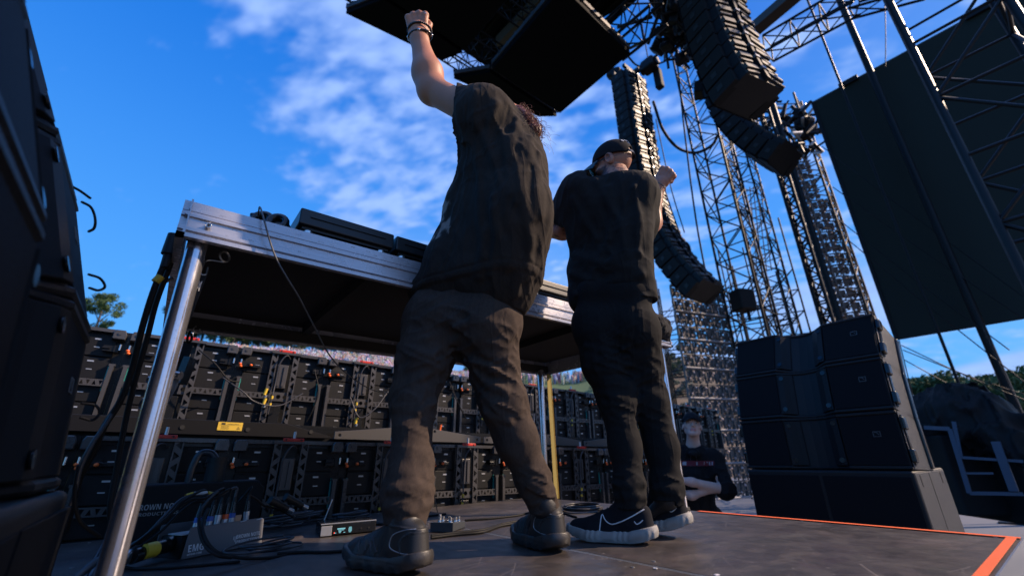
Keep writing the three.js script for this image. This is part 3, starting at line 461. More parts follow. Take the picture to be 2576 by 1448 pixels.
// cloth shell round bones, cut by planes [point, outward normal, reach], hollow near the cuts
function garment(bones, k, disp, cuts, c, thick = .017, color) {
  const f0 = field(bones, k);
  const fn = (p) => {
    let d = f0(p); if (d < .045 && d > -.05) d -= disp(p);
    for (const [q, n, far] of cuts) { if (far && p.distanceTo(q) > far) continue; const e = (p.x - q.x) * n.x + (p.y - q.y) * n.y + (p.z - q.z) * n.z; if (e > -.05) d = Math.max(d, -(d + thick + (e < -.03 ? (-e - .03) * 1.5 : 0)), e); else d = Math.max(d, e); }
    return d;
  };
  const [lo, hi] = bounds(bones, .035); const g = netMesh(fn, lo, hi, c, color); g.userData.fn = fn; return g;
}
// a shoe in its own frame: heel at the origin, toe along +z, sole down
function shoeFields(L, wid, hgt, soleH, rocker, collar) {
  const foot = (p) => { // plan outline distance
    const z = p.z / L; return smin(smin(capD(V(p.x, 0, p.z), [0, 0, wid * .36, 0, 0, L * .45, wid * .36, wid * .37]), capD(V(p.x, 0, p.z), [0, 0, L * .45, wid * .03, 0, L * .70, wid * .37, wid * .46]), .03), capD(V(p.x, 0, p.z), [wid * .03, 0, L * .70, wid * .0, 0, L - wid * .40, wid * .46, wid * .38]), .02);
  };
  const lift = (z) => rocker * (Math.pow(clamp((z / L - .62) / .38), 2) * 1.25 + Math.pow(clamp((.30 - z / L) / .30), 2));
  const sole = (p) => { const f = foot(p), b = lift(p.z), top = soleH * (1 + .25 * step(.45, 0, p.z / L)) + b * .55, y = p.y - b; const fl = .004 * Math.sin(clamp((top - p.y) / soleH) * 3.1); const dd = Math.max(f - .007 - fl, -y, p.y - top); return dd + .0; };
  const upper = (p) => {
    const t = p.z / L, h = soleH + hgt * (.28 + .72 * step(.95, .34, t)) + lift(p.z) * .6, base = foot(p) + clamp((p.y - soleH) / hgt) * wid * (.08 + .14 * step(.3, .8, t)), top = p.y - h;
    const k = .035, hh = Math.max(k - Math.abs(base - top), 0) / k; let d = Math.max(Math.max(base, top) + hh * hh * k * .25, soleH * .4 - p.y + lift(p.z) * .6);
    const c = capD(p, [0, soleH + .03, L * .27, 0, collar, L * .27, wid * .44, wid * .42]); return smin(d, Math.max(c, p.y - collar - .10 * (p.z - L * .27) * -1), .03);
  };
  return { sole, upper, foot };
}
function placeShoe(g, heel, toe) { const z = toe.clone().sub(heel).setY(0).normalize(), x = YUP.clone().cross(z); return g.applyMatrix4(new THREE.Matrix4().makeBasis(x, YUP, z).setPosition(heel)); }

const smoothBody = (o, geo, m) => mesh('body', geo, m, o);
const SKIN = [.42, .172, .088], SKIN2 = [.36, .160, .095], SKIN3 = [.60, .38, .30];
const skinC = (base, extra, sock = .32) => (p) => { const n = .9 + .2 * fbm(p.x * 30, p.y * 30, p.z * 30, 3), rosy = 1 + .12 * (fbm(p.x * 14, p.y * 14 + 40, p.z * 14, 2) - .5); if (p.y > -.02 && p.y < sock) return [.012, .012, .013]; let c = [base[0] * n * rosy, base[1] * n, base[2] * n]; return extra ? extra(p, c) : c; };
function capOn(o, hd, m, under, opts = {}) {
  const { G } = hd, dome = (q, e) => { const u = q.x / (.083 + e), v = (q.y - .030) / (.096 + e), w = (q.z + .010) / (.101 + e), l = Math.hypot(u, v, w); return (l - 1) * .085; };
  const base = (q) => (opts.off ?? .040) + q.z * (opts.tilt ?? .025);
  const fn = (p) => { const q = hd.L(p); let d = Math.max(dome(q, .004), -dome(q, -.0065), base(q) - q.y); const arch = Math.max(Math.hypot(q.x / .034, (q.y - base(q)) / .040) - 1, 0) ; if (q.z < 0) d = Math.max(d, (1 - Math.hypot(q.x / .036, (q.y - base(q) - .003) / .043)) * .03); return d * .95 - .0009 * (Math.abs(Math.sin(Math.atan2(q.x, q.z) * 3)) < .03 ? 1 : 0); };
  const c = hd.G(0, .06, -.01), g = netMesh(fn, c.clone().addScalar(-.17), c.clone().addScalar(.17), .0042);
  const cap = mesh('cap', g, m, o);
  const top = [], bot = []; const pos = [], idx = [], na = 18, nr = 6;
  for (const [s, th] of [[1, 0], [0, -.0035]]) for (let i = 0; i <= na; i++) for (let j = 0; j <= nr; j++) { const a = (i / na * 2 - 1) * 1.12, r = j / nr, rx = .080 + .006 * r, reach = .075 * Math.pow(Math.cos(a), .6) * r; const x = Math.sin(a) * rx, z = Math.cos(a) * .090 - .008 + reach; const y = (opts.off ?? .04) + .09 * (opts.tilt ?? .025) + .004 + th + (z - .082) * (opts.tilt ?? .025) - .016 * r * r - .30 * x * x / .08 * (.5 + r) + .004; const w = G(x, y, z); pos.push(w.x, w.y, w.z); }
  const n1 = (na + 1) * (nr + 1), I = (i, j, k) => k * n1 + i * (nr + 1) + j;
  for (let i = 0; i < na; i++) for (let j = 0; j < nr; j++) { idx.push(I(i, j, 0), I(i, j + 1, 0), I(i + 1, j, 0), I(i + 1, j, 0), I(i, j + 1, 0), I(i + 1, j + 1, 0)); idx.push(I(i, j, 1), I(i + 1, j, 1), I(i, j + 1, 1), I(i + 1, j, 1), I(i + 1, j + 1, 1), I(i, j + 1, 1)); }
  for (let i = 0; i < na; i++) idx.push(I(i, nr, 0), I(i, nr, 1), I(i + 1, nr, 0), I(i + 1, nr, 0), I(i, nr, 1), I(i + 1, nr, 1));
  const b = new THREE.BufferGeometry(); b.setAttribute('position', new THREE.Float32BufferAttribute(pos, 3)); b.setIndex(idx); b.computeVertexNormals(); mesh('brim', b, under ?? m, cap);
  const strap = []; for (let i = 0; i <= 10; i++) { const a = Math.PI + (i / 10 - .5) * 1.0; strap.push(G(Math.sin(a) * .0845, base({ z: -.1 }) + .008, Math.cos(a) * .103 - .010)); }
  const st = []; for (let i = 0; i < 10; i++) st.push(bar(strap[i], strap[i + 1], .0035, .014, hd.y)); mesh('back_strap', st, M.gloss, cap);
  mesh('button', T(new THREE.SphereGeometry(.006, 8, 6), ...G(0, .131, -.010).toArray()), m, cap);
  return cap;
}
function shoes(o, heel, toe, P) {
  const g = new THREE.Group(); g.name = 'shoe'; o.add(g);
  const L = P.L, { sole, upper } = shoeFields(L, P.wid, P.hgt, P.soleH, P.rocker, P.collar);
  const lo = V(-P.wid, -.02, -.03), hi = V(P.wid, P.collar + .05, L + .03), c = P.cell ?? .0045;
  const soleG = netMesh((p) => sole(p) - (P.groove ? P.groove(p) : 0), lo, V(hi.x, P.soleH * 2.4, hi.z), c), upG = netMesh((p) => Math.max(upper(p), -Math.max(upper(p) + .012, P.collar - .05 - p.y)) - (P.panel ? P.panel(p) : 0), lo, hi, c, P.color);
  const z = toe.clone().sub(heel).setY(0).normalize(), x = YUP.clone().cross(z), F = new THREE.Matrix4().makeBasis(x, YUP, z).multiply(new THREE.Matrix4().makeRotationX(P.pitch ?? 0)).setPosition(heel);
  mesh('sole', soleG.applyMatrix4(F), P.soleM, g); mesh('upper', upG.applyMatrix4(F), P.upM, g);
  const onSide = (zz, yy, s) => { let xx = s * P.wid; for (let k = 0; k < 60; k++) { const d = upper(V(xx, yy, zz)); if (d < .0006) break; xx -= s * d * .7; } return V(xx, yy, zz); };
  const lace = []; for (let i = 0; i < 5; i++) { const zz = L * (.38 + .065 * i), pts = []; for (let k = -4; k <= 4; k++) { const xx = k / 4 * P.wid * .22; let yy = P.collar + .06; for (let t = 0; t < 80; t++) { const d = upper(V(xx, yy, zz + xx * .25 * (i % 2 ? 1 : -1))); if (d < .001) break; yy -= d * .6; } pts.push(V(xx, yy, zz + xx * .25 * (i % 2 ? 1 : -1)).applyMatrix4(F)); } lace.push(tube(pts, .0022, 16, 5)); }
  mesh('laces', lace, M.rubber, g);
  for (const [name, m, r, pts, side] of P.lines ?? []) { const cv = new THREE.CatmullRomCurve3(pts.map(([zz, yy]) => V(0, yy, zz))), q = []; for (let k = 0; k <= 40; k++) { const p = cv.getPoint(k / 40); q.push(onSide(p.z, p.y, side).applyMatrix4(F)); } mesh(name, tube(q, r, 60, 5), m, g); }
  return { g, F, onSide };
}

// ---------------------------------------------------------------- the performer with the raised fist
{
  const o = thing('person', 'person in a black tee and brown black jeans raising a left fist beside the table', 'person');
  const eL = A(1085, 226, 1.40), sL = A(1216, 294, 1.29), wL = A(1052, 90, 1.40), sR = A(1302, 335, 1.45), neck = A(1278, 300, 1.37), hc = A(1236, 322, 1.50);
  const hL = A(1108, 830, 1.57), hR = A(1222, 836, 1.50), kL = A(1040, 1006, 1.54), kR = A(1262, 1014, 1.54), aL = A(1024, 1290, 1.43), aR = A(1372, 1275, 1.60);
  const face = RIGHT.clone().multiplyScalar(-.86).add(V(0, -.62, 0)).addScaledVector(FWD.clone().setY(0), .35), hd = headField(hc, face, V(-.3, 1, -.1).addScaledVector(RIGHT, -.45), 1);
  const fistTop = A(1046, 26, 1.385);
  const bones = [bone(hL, kL, .07, .05), bone(kL, aL, .046, .034), bone(hR, kR, .07, .05), bone(kR, aR, .046, .034), bone(aL, aL.clone().add(V(-.02, -.06, -.08)), .026, .02), bone(aR, aR.clone().add(V(.01, -.06, -.08)), .026, .02),
    bone(hL, hR, .08), bone(A(1175, 760, 1.54), A(1232, 560, 1.43), .085, .09), bone(A(1232, 560, 1.43), A(1262, 400, 1.38), .09, .08), bone(sL, sR, .05), bone(A(1262, 400, 1.38), neck, .07, .05), bone(neck, hc, .062, .06),
    bone(sL, eL, .058, .056), bone(sL, A(1268, 370, 1.36), .05, .05), bone(eL, eL.clone().lerp(wL, .30), .052, .060), bone(eL.clone().lerp(wL, .30), wL.clone().lerp(eL, .06), .060, .034), bone(wL.clone().lerp(eL, .06), wL.clone().lerp(fistTop, .22), .034, .036), bone(eL.clone().lerp(sL, .06), eL.clone().add(V(.0, -.022, .0)), .040, .030),
    bone(sR, A(1300, 470, 1.62), .055, .05), bone(A(1300, 470, 1.62), A(1230, 520, 1.80), .045, .032)];
  const hb = handBones(wL, fistTop.clone().sub(wL), FWD.clone().negate().add(V(0, .05, 0)).addScaledVector(RIGHT, .1), -1, 1.12), hb2 = handBones(A(1230, 520, 1.80), RIGHT.clone().multiplyScalar(-1).add(V(0, -.5, 0)), V(0, 1, 0), 1, 1, .6);
  const fb = field(bones, .035), [lo, hi] = bounds(bones), col = skinC(SKIN);
  const hf = field([...hb, bone(wL, wL.clone().lerp(fistTop, .25), .034, .034)], .010), hf2 = field(hb2, .012);
  smoothBody(o, joinRaw([netMesh(fb, lo, hi, .011, col), netMesh((p) => hf(p) + .0012 * (vn(p.x * 160, p.y * 160, p.z * 160) - .5), ...bounds(hb), .0032, col), netMesh(hf2, ...bounds(hb2), .005, col), netMesh(hd.fn, hc.clone().addScalar(-.17), hc.clone().addScalar(.17), .005, col)]), skinMat);
  mesh('thumb_nail', T(new THREE.SphereGeometry(.0062, 10, 8).scale(1, 1.3, .45), ...A(1070, 33, 1.345).toArray(), -.5, -.6, .1), pmat([.62, .38, .30], .3), o);
  capOn(o, hd, M.strap, mat([.01, .085, .085], .6), { tilt: .01 });
  // curly hair tied behind the neck
  const hair = [], hm = pmat([.105, .034, .018], .42, 0, { sheen: .6, sheenColor: new THREE.Color().setRGB(.5, .2, .12) }), hr0 = A(1302, 290, 1.35), hr1 = A(1342, 330, 1.31);
  for (let i = 0; i < 760; i++) { const a = hr0.clone().lerp(hr1, rnd() * .8).add(V(rr(-.03, .03), rr(-.02, .035), rr(-.03, .03))), dir = hr1.clone().sub(hr0).normalize().multiplyScalar(rr(.03, .09)).add(V(rr(-.03, .03), rr(-.02, .04), rr(-.03, .03))), ph = rr(0, 6), pts = []; const out = i > 690 ? 1.7 : .8; for (let k = 0; k <= 8; k++) { const t = k / 8; pts.push(a.clone().addScaledVector(dir, t * out).add(V(.0065 * Math.sin(ph + t * 15), -.03 * t * t, .0065 * Math.cos(ph + t * 15)))); } hair.push(tube(pts, i > 690 ? .0004 : rr(.0005, .0009), 16, 3)); }
  const mass = field([bone(hr0, hr1, .034, .026)], .02); hair.push(netMesh((p) => mass(p) - .010 * fbm(p.x * 70, p.y * 70, p.z * 70, 2), ...bounds([bone(hr0, hr1, .04)]), .006));
  mesh('hair', hair, hm, o);
  // bracelets
  const axis = fistTop.clone().sub(wL).normalize(); const ring = (c, rx, rz, tiltv, r, n, mt, sz) => { const ax = axis.clone().add(tiltv).normalize(), s = ax.clone().cross(FWD).normalize(), t = ax.clone().cross(s), pts = []; for (let k = 0; k < n; k++) { const a = k / n * 6.2832; pts.push(c.clone().addScaledVector(s, rx * Math.cos(a)).addScaledVector(t, rz * Math.sin(a))); } return pts; };
  const c1 = A(1055, 78, 1.398), c2 = A(1056, 92, 1.40);
  const b1 = mesh('bracelet', new THREE.TubeGeometry(new THREE.CatmullRomCurve3(ring(c1, .049, .042, V(.16, 0, -.06), 0, 28), true), 60, .0042, 7, true), M.gloss, o); mesh('bead', ring(c1, .0495, .0425, V(.16, 0, -.06), 0, 34).map((p, i) => T(new THREE.SphereGeometry(i % 5 ? .0058 : .0066, 7, 5), p.x, p.y, p.z)), mat([.016, .014, .014], .3), b1);
  const b2 = mesh('bracelet', new THREE.TubeGeometry(new THREE.CatmullRomCurve3(ring(c2, .049, .043, V(-.10, 0, .10), 0, 28), true), 60, .0058, 7, true), M.plastic, o); ring(c2, .051, .045, V(-.10, 0, .10), 0, 30).filter((p, i) => i % 7 === 1).forEach((p) => mesh('clasp', T(new THREE.SphereGeometry(.0064, 8, 6), p.x, p.y, p.z), M.chrome, b2));

  // tee shirt
  const SB = [bone(A(1064, 742, 1.60), A(1282, 748, 1.47), .045, .062), bone(A(1142, 690, 1.54), A(1262, 695, 1.44), .128, .120), bone(A(1172, 620, 1.50), A(1290, 610, 1.38), .120, .125), bone(A(1192, 520, 1.47), A(1302, 520, 1.32), .118, .125), bone(A(1226, 420, 1.42), A(1298, 420, 1.32), .104, .116), bone(A(1246, 350, 1.38), A(1294, 365, 1.36), .095, .092), bone(sL, sR, .068, .062), bone(sL, A(1138, 251, 1.355), .070, .068), bone(sL, A(1248, 400, 1.36), .085, .105), bone(sR, A(1300, 470, 1.60), .075, .07)];
  const f1 = folds(V(0, 0, 0).addScaledVector(UP, 1).addScaledVector(RIGHT, -.38).addScaledVector(FWD, -.1), 24, 1.5), f2 = folds(V(0, 0, 0).addScaledVector(UP, 1).addScaledVector(RIGHT, .30), 42, 2.2, 5), f3 = folds(RIGHT.clone().addScaledVector(UP, .35), 24, 4, 9);
  const fs = field(SB, .095), armpit = A(1196, 352, 1.34), bigs = [[[1215, 340, 1.28], [1262, 470, 1.25], [1296, 640, 1.28], [1300, 740, 1.36]], [[1262, 330, 1.24], [1310, 470, 1.20], [1332, 600, 1.24], [1322, 700, 1.32]], [[1195, 380, 1.30], [1205, 500, 1.31], [1216, 640, 1.36]], [[1300, 320, 1.24], [1350, 430, 1.22], [1362, 540, 1.26]], [[1236, 690, 1.34], [1252, 600, 1.28], [1240, 530, 1.27]],[[1282,344],[1274,409],[1282,484]],[[1314,350],[1303,430],[1298,506]],[[1335,344],[1325,409],[1313,484],[1325,565],[1335,619]],[[1357,387],[1347,473],[1344,549]],[[1222,581],[1216,646],[1206,694]],[[1271,608],[1283,667]],[[1239,495],[1249,581],[1274,673]],[[1298,301],[1290,355],[1287,398]],[[1249,258],[1233,301],[1225,355]],[[1195,231],[1193,280],[1201,323]]].map((l) => crease(l.map((q) => hit(fs, q[0], q[1]))));
  const seam = crease([[1280, 268, 1.24], [1268, 310, 1.22], [1245, 352, 1.24], [1212, 385, 1.30]].map((q) => hit(fs, q[0], q[1]))), hemLine = A(1230, 690, 1.33).y;
  const disp = (p) => { let d = .0028 * f1(p) + .0020 * f2(p) + .0008 * f3(p) - .002; for (const b of bigs) { const e = b(p); if (e < .06) d += .0080 * Math.exp(-e * e / .00024) - .0008 * Math.exp(-((e - .03) ** 2) / .0003); } const s = seam(p); if (s < .02) d -= .0035 * Math.exp(-s * s / .000018) - .002 * Math.exp(-((s - .007) ** 2) / .00003); d += .010 * f3(p) * gauss(p, armpit, .14); const hy = p.y - hemLine + .04 * (p.x - 1.0); d += .006 * step(-.006, .004, hy) * step(.10, .0, hy) + .004 * step(.09, 0, hy) - .0025 * gauss({ distanceToSquared: () => (hy - .024) ** 2 * 1 }, 0, .004); return d; };
  const printC = A(1140, 540, 1.47), fwd1 = face.clone().setY(0).normalize();
  const tee = (p) => { const q = p.clone().sub(printC); const n = fbm(p.x * 22, p.y * 22, p.z * 22, 3); if (q.dot(fwd1) > -.03 && Math.abs(q.y) < .13 && n > .46) { const l = n > .50 ? 9 : 3; return [l, l, l * 1.02]; } return [1, 1, 1]; };
  const teeM = teeBlack.clone(); teeM.vertexColors = true;
  
  mesh('tee_shirt', garment(SB, .095, disp, [[A(1190, 781, 1.45), V(-.06, -1, -.02)], [A(1151, 250, 1.345), RIGHT.clone().negate(), .17]], .0072, .017, tee), teeM, o);
  // jeans
  const JB = [bone(A(1105, 800, 1.585), A(1226, 806, 1.49), .132, .128), bone(A(1130, 700, 1.56), A(1246, 705, 1.46), .11, .11), bone(A(1092, 838, 1.58), A(1066, 905, 1.55), .120, .092), bone(A(1066, 905, 1.55), A(1039, 1004, 1.53), .092, .071), bone(A(1039, 1004, 1.53), A(1034, 1174, 1.48), .071, .060), bone(A(1034, 1174, 1.48), A(1024, 1245, 1.45), .062, .066), bone(A(1024, 1245, 1.45), A(1018, 1330, 1.42), .066, .055),
    bone(A(1226, 842, 1.50), A(1240, 912, 1.52), .100, .083), bone(A(1240, 912, 1.52), A(1266, 1014, 1.54), .083, .075), bone(A(1266, 1014, 1.54), A(1298, 1105, 1.57), .075, .069), bone(A(1298, 1105, 1.57), A(1340, 1200, 1.60), .069, .052), bone(A(1340, 1200, 1.60), A(1376, 1296, 1.62), .054, .052)];
  const g1 = folds(RIGHT.clone().addScaledVector(UP, -.42), 30, 3.2, 3), g2 = folds(RIGHT.clone().addScaledVector(UP, .5), 36, 4, 13), g3 = folds(UP.clone().addScaledVector(RIGHT, .3), 18, 4, 23);
  const fj = field(JB, .045), spots = [[A(1045, 985, 1.48), .13, 1], [A(1270, 1000, 1.47), .13, 1], [A(1150, 880, 1.45), .15, .9], [A(1022, 1255, 1.44), .10, 1.5], [A(1368, 1245, 1.56), .09, 1.3], [A(1100, 800, 1.48), .14, .7], [A(1240, 850, 1.42), .10, .6]];
  const jc = [[[995, 905, 1.52], [1090, 890, 1.42], [1150, 850, 1.42]], [[985, 950, 1.5], [1060, 950, 1.42], [1135, 905, 1.43]], [[1000, 870, 1.5], [1070, 850, 1.42], [1165, 820, 1.41]], [[1185, 905, 1.43], [1245, 935, 1.42], [1310, 930, 1.44]], [[1210, 960, 1.45], [1270, 985, 1.43], [1325, 975, 1.45]], [[985, 1020, 1.5], [1050, 1035, 1.42], [1095, 1010, 1.44]], [[975, 1230, 1.45], [1030, 1225, 1.38], [1090, 1235, 1.42]], [[968, 1275, 1.45], [1030, 1285, 1.38], [1085, 1262, 1.42]], [[1330, 1215, 1.5], [1370, 1235, 1.48], [1400, 1222, 1.52]], [[1220, 1040, 1.46], [1280, 1060, 1.45], [1345, 1050, 1.5]]].map((l) => crease(l.map((q) => hit(fj, q[0], q[1]))));
  const seat = crease([[1268, 785, 1.37], [1255, 840, 1.36], [1228, 880, 1.39], [1172, 905, 1.44]].map((q) => hit(fj, q[0], q[1])));
  const jd = (p) => { let d = -.002 + .0018 * g3(p); for (const [q, r, a] of spots) { const w = gauss(p, q, r) * a; if (w > .02) d += w * (.0062 * g1(p) + .0036 * g2(p)); } for (const c of jc) { const e = c(p); if (e < .05) d += .0065 * Math.exp(-e * e / .00014) - .0025 * Math.exp(-((e - .022) ** 2) / .00016); } const s = seat(p); if (s < .02) d -= .003 * Math.exp(-s * s / .000012); return d; };
  const crotch = A(1168, 905, 1.49);
  mesh('jeans', garment(JB, .045, jd, [[A(1016, 1322, 1.43), V(-.06, -1, -.05), .26], [A(1373, 1284, 1.62), V(.22, -1, 0), .2]], .0072, .017), jeanBrown, o);
  // black leather sneakers
  const leather = pmat([.020, .019, .018], .46, 0, { bumpMap: grainB, bumpScale: .0004 }), sole1 = mat([.030, .027, .025], .42, 0, { bumpMap: grainB, bumpScale: .0004 });
  const P1 = { L: .335, wid: .112, hgt: .078, soleH: .036, rocker: .022, collar: .136, cell: .0038, soleM: sole1, upM: leather, panel: (p) => .0022 * step(.1, .2, Math.abs(((p.z * 22 + p.y * 9) % 1 + 1) % 1 - .5)) * step(.10, .15, p.z) * step(.26, .2, p.z) + .003 * step(.0025, 0, Math.abs(Math.hypot((p.z - .012) * .8, p.y - .066) - .034)) + .0025 * step(.003, 0, Math.abs(p.y - .104 - .12 * p.z)), lines: [-1, 1].flatMap((sd) => [[.145, .205], [.170, .225], [.195, .245], [.220, .262]].map(([a, b]) => ['side_stripe', M.rubberGrey, .0034, [[a, .046], [(a + b) / 2 - .008, .068], [b - .012, .086 - .25 * Math.max(0, b - .2)]], sd])).concat([-1, 1].map((sd) => ['heel_piping', M.silver, .0013, [[.012, .050], [.05, .052], [.085, .066], [.080, .090], [.050, .104], [.018, .108]], sd])), groove: (p) => .0012 * Math.sin(p.z * 150) * step(.018, .010, p.y) - .002 * step(.002, 0, Math.abs(p.y - .024)) };
  const hL1 = atY(1066, 1446, .004), tL1 = atY(882, 1408, .004);
  const s1 = shoes(o, hL1, tL1, P1);
  const hR1 = atY(1412, 1391, .004), tR1 = atY(1322, 1357, .004); shoes(o, hR1, tR1, { ...P1, L: .325 });
}

// ---------------------------------------------------------------- the performer in the snapback cap
{
  const o = thing('person', 'person in a black cap and black tee seen from behind at the table', 'person');
  const sL = A(1462, 488, 1.80), sR = A(1604, 486, 1.77), neck = A(1551, 458, 1.77), hc = A(1542, 417, 1.795), eL = A(1416, 580, 1.93), wL = A(1345, 582, 2.0), eR = A(1640, 560, 2.05), wR = A(1656, 468, 2.06), fR = A(1680, 432, 2.05);
  const hL = A(1508, 830, 1.80), hR = A(1600, 832, 1.77), kL = A(1551, 1004, 1.80), kR = A(1634, 1010, 1.87), aL = A(1584, 1255, 1.75), aR = A(1680, 1255, 1.85);
  const face = RIGHT.clone().multiplyScalar(-.80).addScaledVector(FWD.clone().setY(0), .62).add(V(0, -.22, 0)), hd = headField(hc, face, V(-.08, 1, -.05), .98);
  const bones = [bone(hL, kL, .07, .05), bone(kL, aL, .045, .033), bone(hR, kR, .07, .05), bone(kR, aR, .045, .033), bone(aL, aL.clone().add(V(-.02, -.06, -.07)), .026, .02), bone(aR, aR.clone().add(V(-.02, -.05, -.07)), .026, .02), bone(hL, hR, .075), bone(A(1545, 780, 1.81), A(1535, 620, 1.81), .075, .08), bone(A(1535, 620, 1.81), A(1540, 510, 1.80), .08, .07), bone(sL, sR, .045), bone(A(1545, 500, 1.79), neck, .06, .062), bone(neck, hc.clone().add(V(0, -.03, 0)), .064, .062),
    bone(sL, eL, .048, .043), bone(eL, wL, .043, .028), bone(sR, A(1634, 566, 2.0), .048, .043), bone(A(1634, 566, 2.0), eR, .044, .045), bone(eR, wR, .043, .029), bone(wR, wR.clone().lerp(fR, .3), .028, .028)];
  const hb = handBones(wR, fR.clone().sub(wR), RIGHT.clone().multiplyScalar(-.55).add(FWD.clone().multiplyScalar(-.8)), 1, 1.0), hb2 = handBones(wL, wL.clone().sub(eL), V(0, 1, 0), 1, .95, .4);
  const nk = A(1532, 432, 1.70), nk2 = A(1560, 436, 1.70);
  const ink = (p, c) => { const q = hd.L(p); let k = 1; const nz = vn(p.x * 90, p.y * 90, p.z * 90), n2 = vn(p.x * 160 + 5, p.y * 160, p.z * 160); if (p.distanceTo(hc) < .2) { if (q.y > -.005 && q.z < .02) k = .62; if (q.y < -.02 && q.y > -.115 && q.z > .015 && q.y < .0) k = .20; if (q.y < -.045 && q.y > -.13 && q.z < -.01) { if (Math.abs(nz - .5) < .13 && n2 > .3) k = .22; } if (q.y > -.02 && q.z < .0 && k === .62) { } } else if (((p.distanceTo(wR) < .20 && p.y < wR.y - .025) || p.distanceTo(eL) < .2) && nz > .60 && n2 > .35) k = .28; return [c[0] * k, c[1] * (k * .95 + (k === 1 ? .05 : 0)), c[2] * (k === 1 ? 1 : k)]; };
  const col = skinC(SKIN2, ink), fb = field(bones, .035), hf = field([...hb, bone(wR, wR.clone().lerp(fR, .3), .03)], .010), hf2 = field(hb2, .012);
  smoothBody(o, joinRaw([netMesh(fb, ...bounds(bones), .011, col), netMesh(hf, ...bounds(hb), .0036, col), netMesh(hf2, ...bounds(hb2), .005, col), netMesh(hd.fn, hc.clone().addScalar(-.17), hc.clone().addScalar(.17), .0036, col)]), skinMat);
  const cap = capOn(o, hd, cloth([.012, .012, .014], .0008), mat([.012, .05, .06], .4), { tilt: .24, off: .020 });
  // lettering along the crown above the opening, as far as it can be read
  const tx = []; [...'DECA'].forEach((ch, i) => { const g = text(ch, .0165, .0015), a = Math.PI - .56 + .22 * i, yy = .074 - .004 * Math.abs(i - 2.2), q = hd.G(Math.sin(a) * .0792, yy, Math.cos(a) * .0955 - .010), nrm = hd.G(Math.sin(a), .42, Math.cos(a)).sub(hd.c ?? hc).normalize(), yv = hd.y.clone().addScaledVector(nrm, -hd.y.dot(nrm)).normalize(), xv = yv.clone().cross(nrm); tx.push(g.applyMatrix4(new THREE.Matrix4().makeBasis(xv, yv, nrm).setPosition(q.addScaledVector(nrm, .0035)))); });
  mesh('lettering', tx, M.white, cap);
  const gl = new THREE.Group(); gl.name = 'sunglasses'; o.add(gl);
  for (const q of [-1, 1]) mesh('temple', rod(hd.G(q * .079, .012, .0), hd.G(q * .070, .012, .075), .0028), M.gloss, gl);
  const lensM = pmat([.02, .16, .2], .08, 0, { clearcoat: 1 }); for (const s of [-1, 1]) mesh('lens', (() => { const g = new THREE.SphereGeometry(.030, 14, 10).scale(1, .8, .22); g.applyMatrix4(new THREE.Matrix4().makeBasis(hd.x, hd.y, hd.z).setPosition(hd.G(s * .036, .004, .098))); return g; })(), lensM, gl);
  const brs = new THREE.Group(); brs.name = 'bracelets'; o.add(brs);
  { const ax = fR.clone().sub(wR).normalize(), s = ax.clone().cross(FWD).normalize(), t = ax.clone().cross(s); [[-.028, [.45, .36, .08]], [-.013, [.05, .16, .2]], [.004, [.10, .10, .09]]].forEach(([k, c], i) => { const b = []; for (let n = 0; n < 20; n++) { const a = n / 20 * 6.283; b.push(T(new THREE.SphereGeometry(.0055, 6, 5), ...wR.clone().addScaledVector(ax, k).addScaledVector(s, .038 * Math.cos(a)).addScaledVector(t, .036 * Math.sin(a)).toArray())); } mesh('bead_band', b, mat(c, .35), brs); }); }
  const SB = [bone(A(1468, 750, 1.86), A(1606, 756, 1.79), .075, .080), bone(A(1478, 680, 1.86), A(1580, 680, 1.77), .098, .105), bone(A(1478, 600, 1.86), A(1580, 600, 1.76), .095, .106), bone(A(1480, 535, 1.85), A(1588, 540, 1.77), .095, .098), bone(sL, sR, .078, .076), bone(neck.clone().add(V(0, -.02, 0)), A(1540, 520, 1.79), .070, .11), bone(sL, A(1428, 540, 1.885), .080, .074), bone(A(1428, 540, 1.885), A(1396, 560, 1.92), .074, .062), bone(sL, A(1480, 560, 1.83), .078, .09), bone(sR, A(1610, 560, 1.93), .076, .072), bone(A(1610, 560, 1.93), A(1618, 588, 2.0), .070, .052)];
  const f1 = folds(UP.clone().addScaledVector(RIGHT, .30), 24, 1.7, 41), f2 = folds(RIGHT.clone().addScaledVector(UP, -.35), 24, 3, 44), f3 = folds(RIGHT.clone().addScaledVector(UP, .30), 26, 3, 46), waist = A(1540, 660, 1.72), fs = field(SB, .085), sh = A(1520, 520, 1.72);
  const bigs = [[[1500, 455, 1.74], [1560, 560, 1.68], [1575, 640, 1.68]], [[1440, 500, 1.84], [1470, 560, 1.76], [1500, 600, 1.72]], [[1440, 640, 1.82], [1520, 665, 1.70], [1610, 640, 1.70]], [[1435, 690, 1.82], [1520, 715, 1.70], [1615, 690, 1.70]], [[1450, 740, 1.82], [1540, 735, 1.70], [1620, 745, 1.71]], [[1595, 470, 1.70], [1610, 560, 1.70], [1605, 630, 1.70]], [[1530, 470, 1.70], [1540, 540, 1.68], [1530, 600, 1.69]]].map((l) => crease(l.map((q) => hit(fs, q[0], q[1]))));
  const disp = (p) => { let d = -.002 + .0038 * f1(p) * (.5 + gauss(p, sh, .2)) + (.0038 * f2(p) + .0034 * f3(p)) * (.15 + gauss(p, waist, .15)); for (const b of bigs) { const e = b(p); if (e < .07) d += .0085 * Math.exp(-e * e / .0002) - .0025 * Math.exp(-((e - .034) ** 2) / .0003); } return d; };
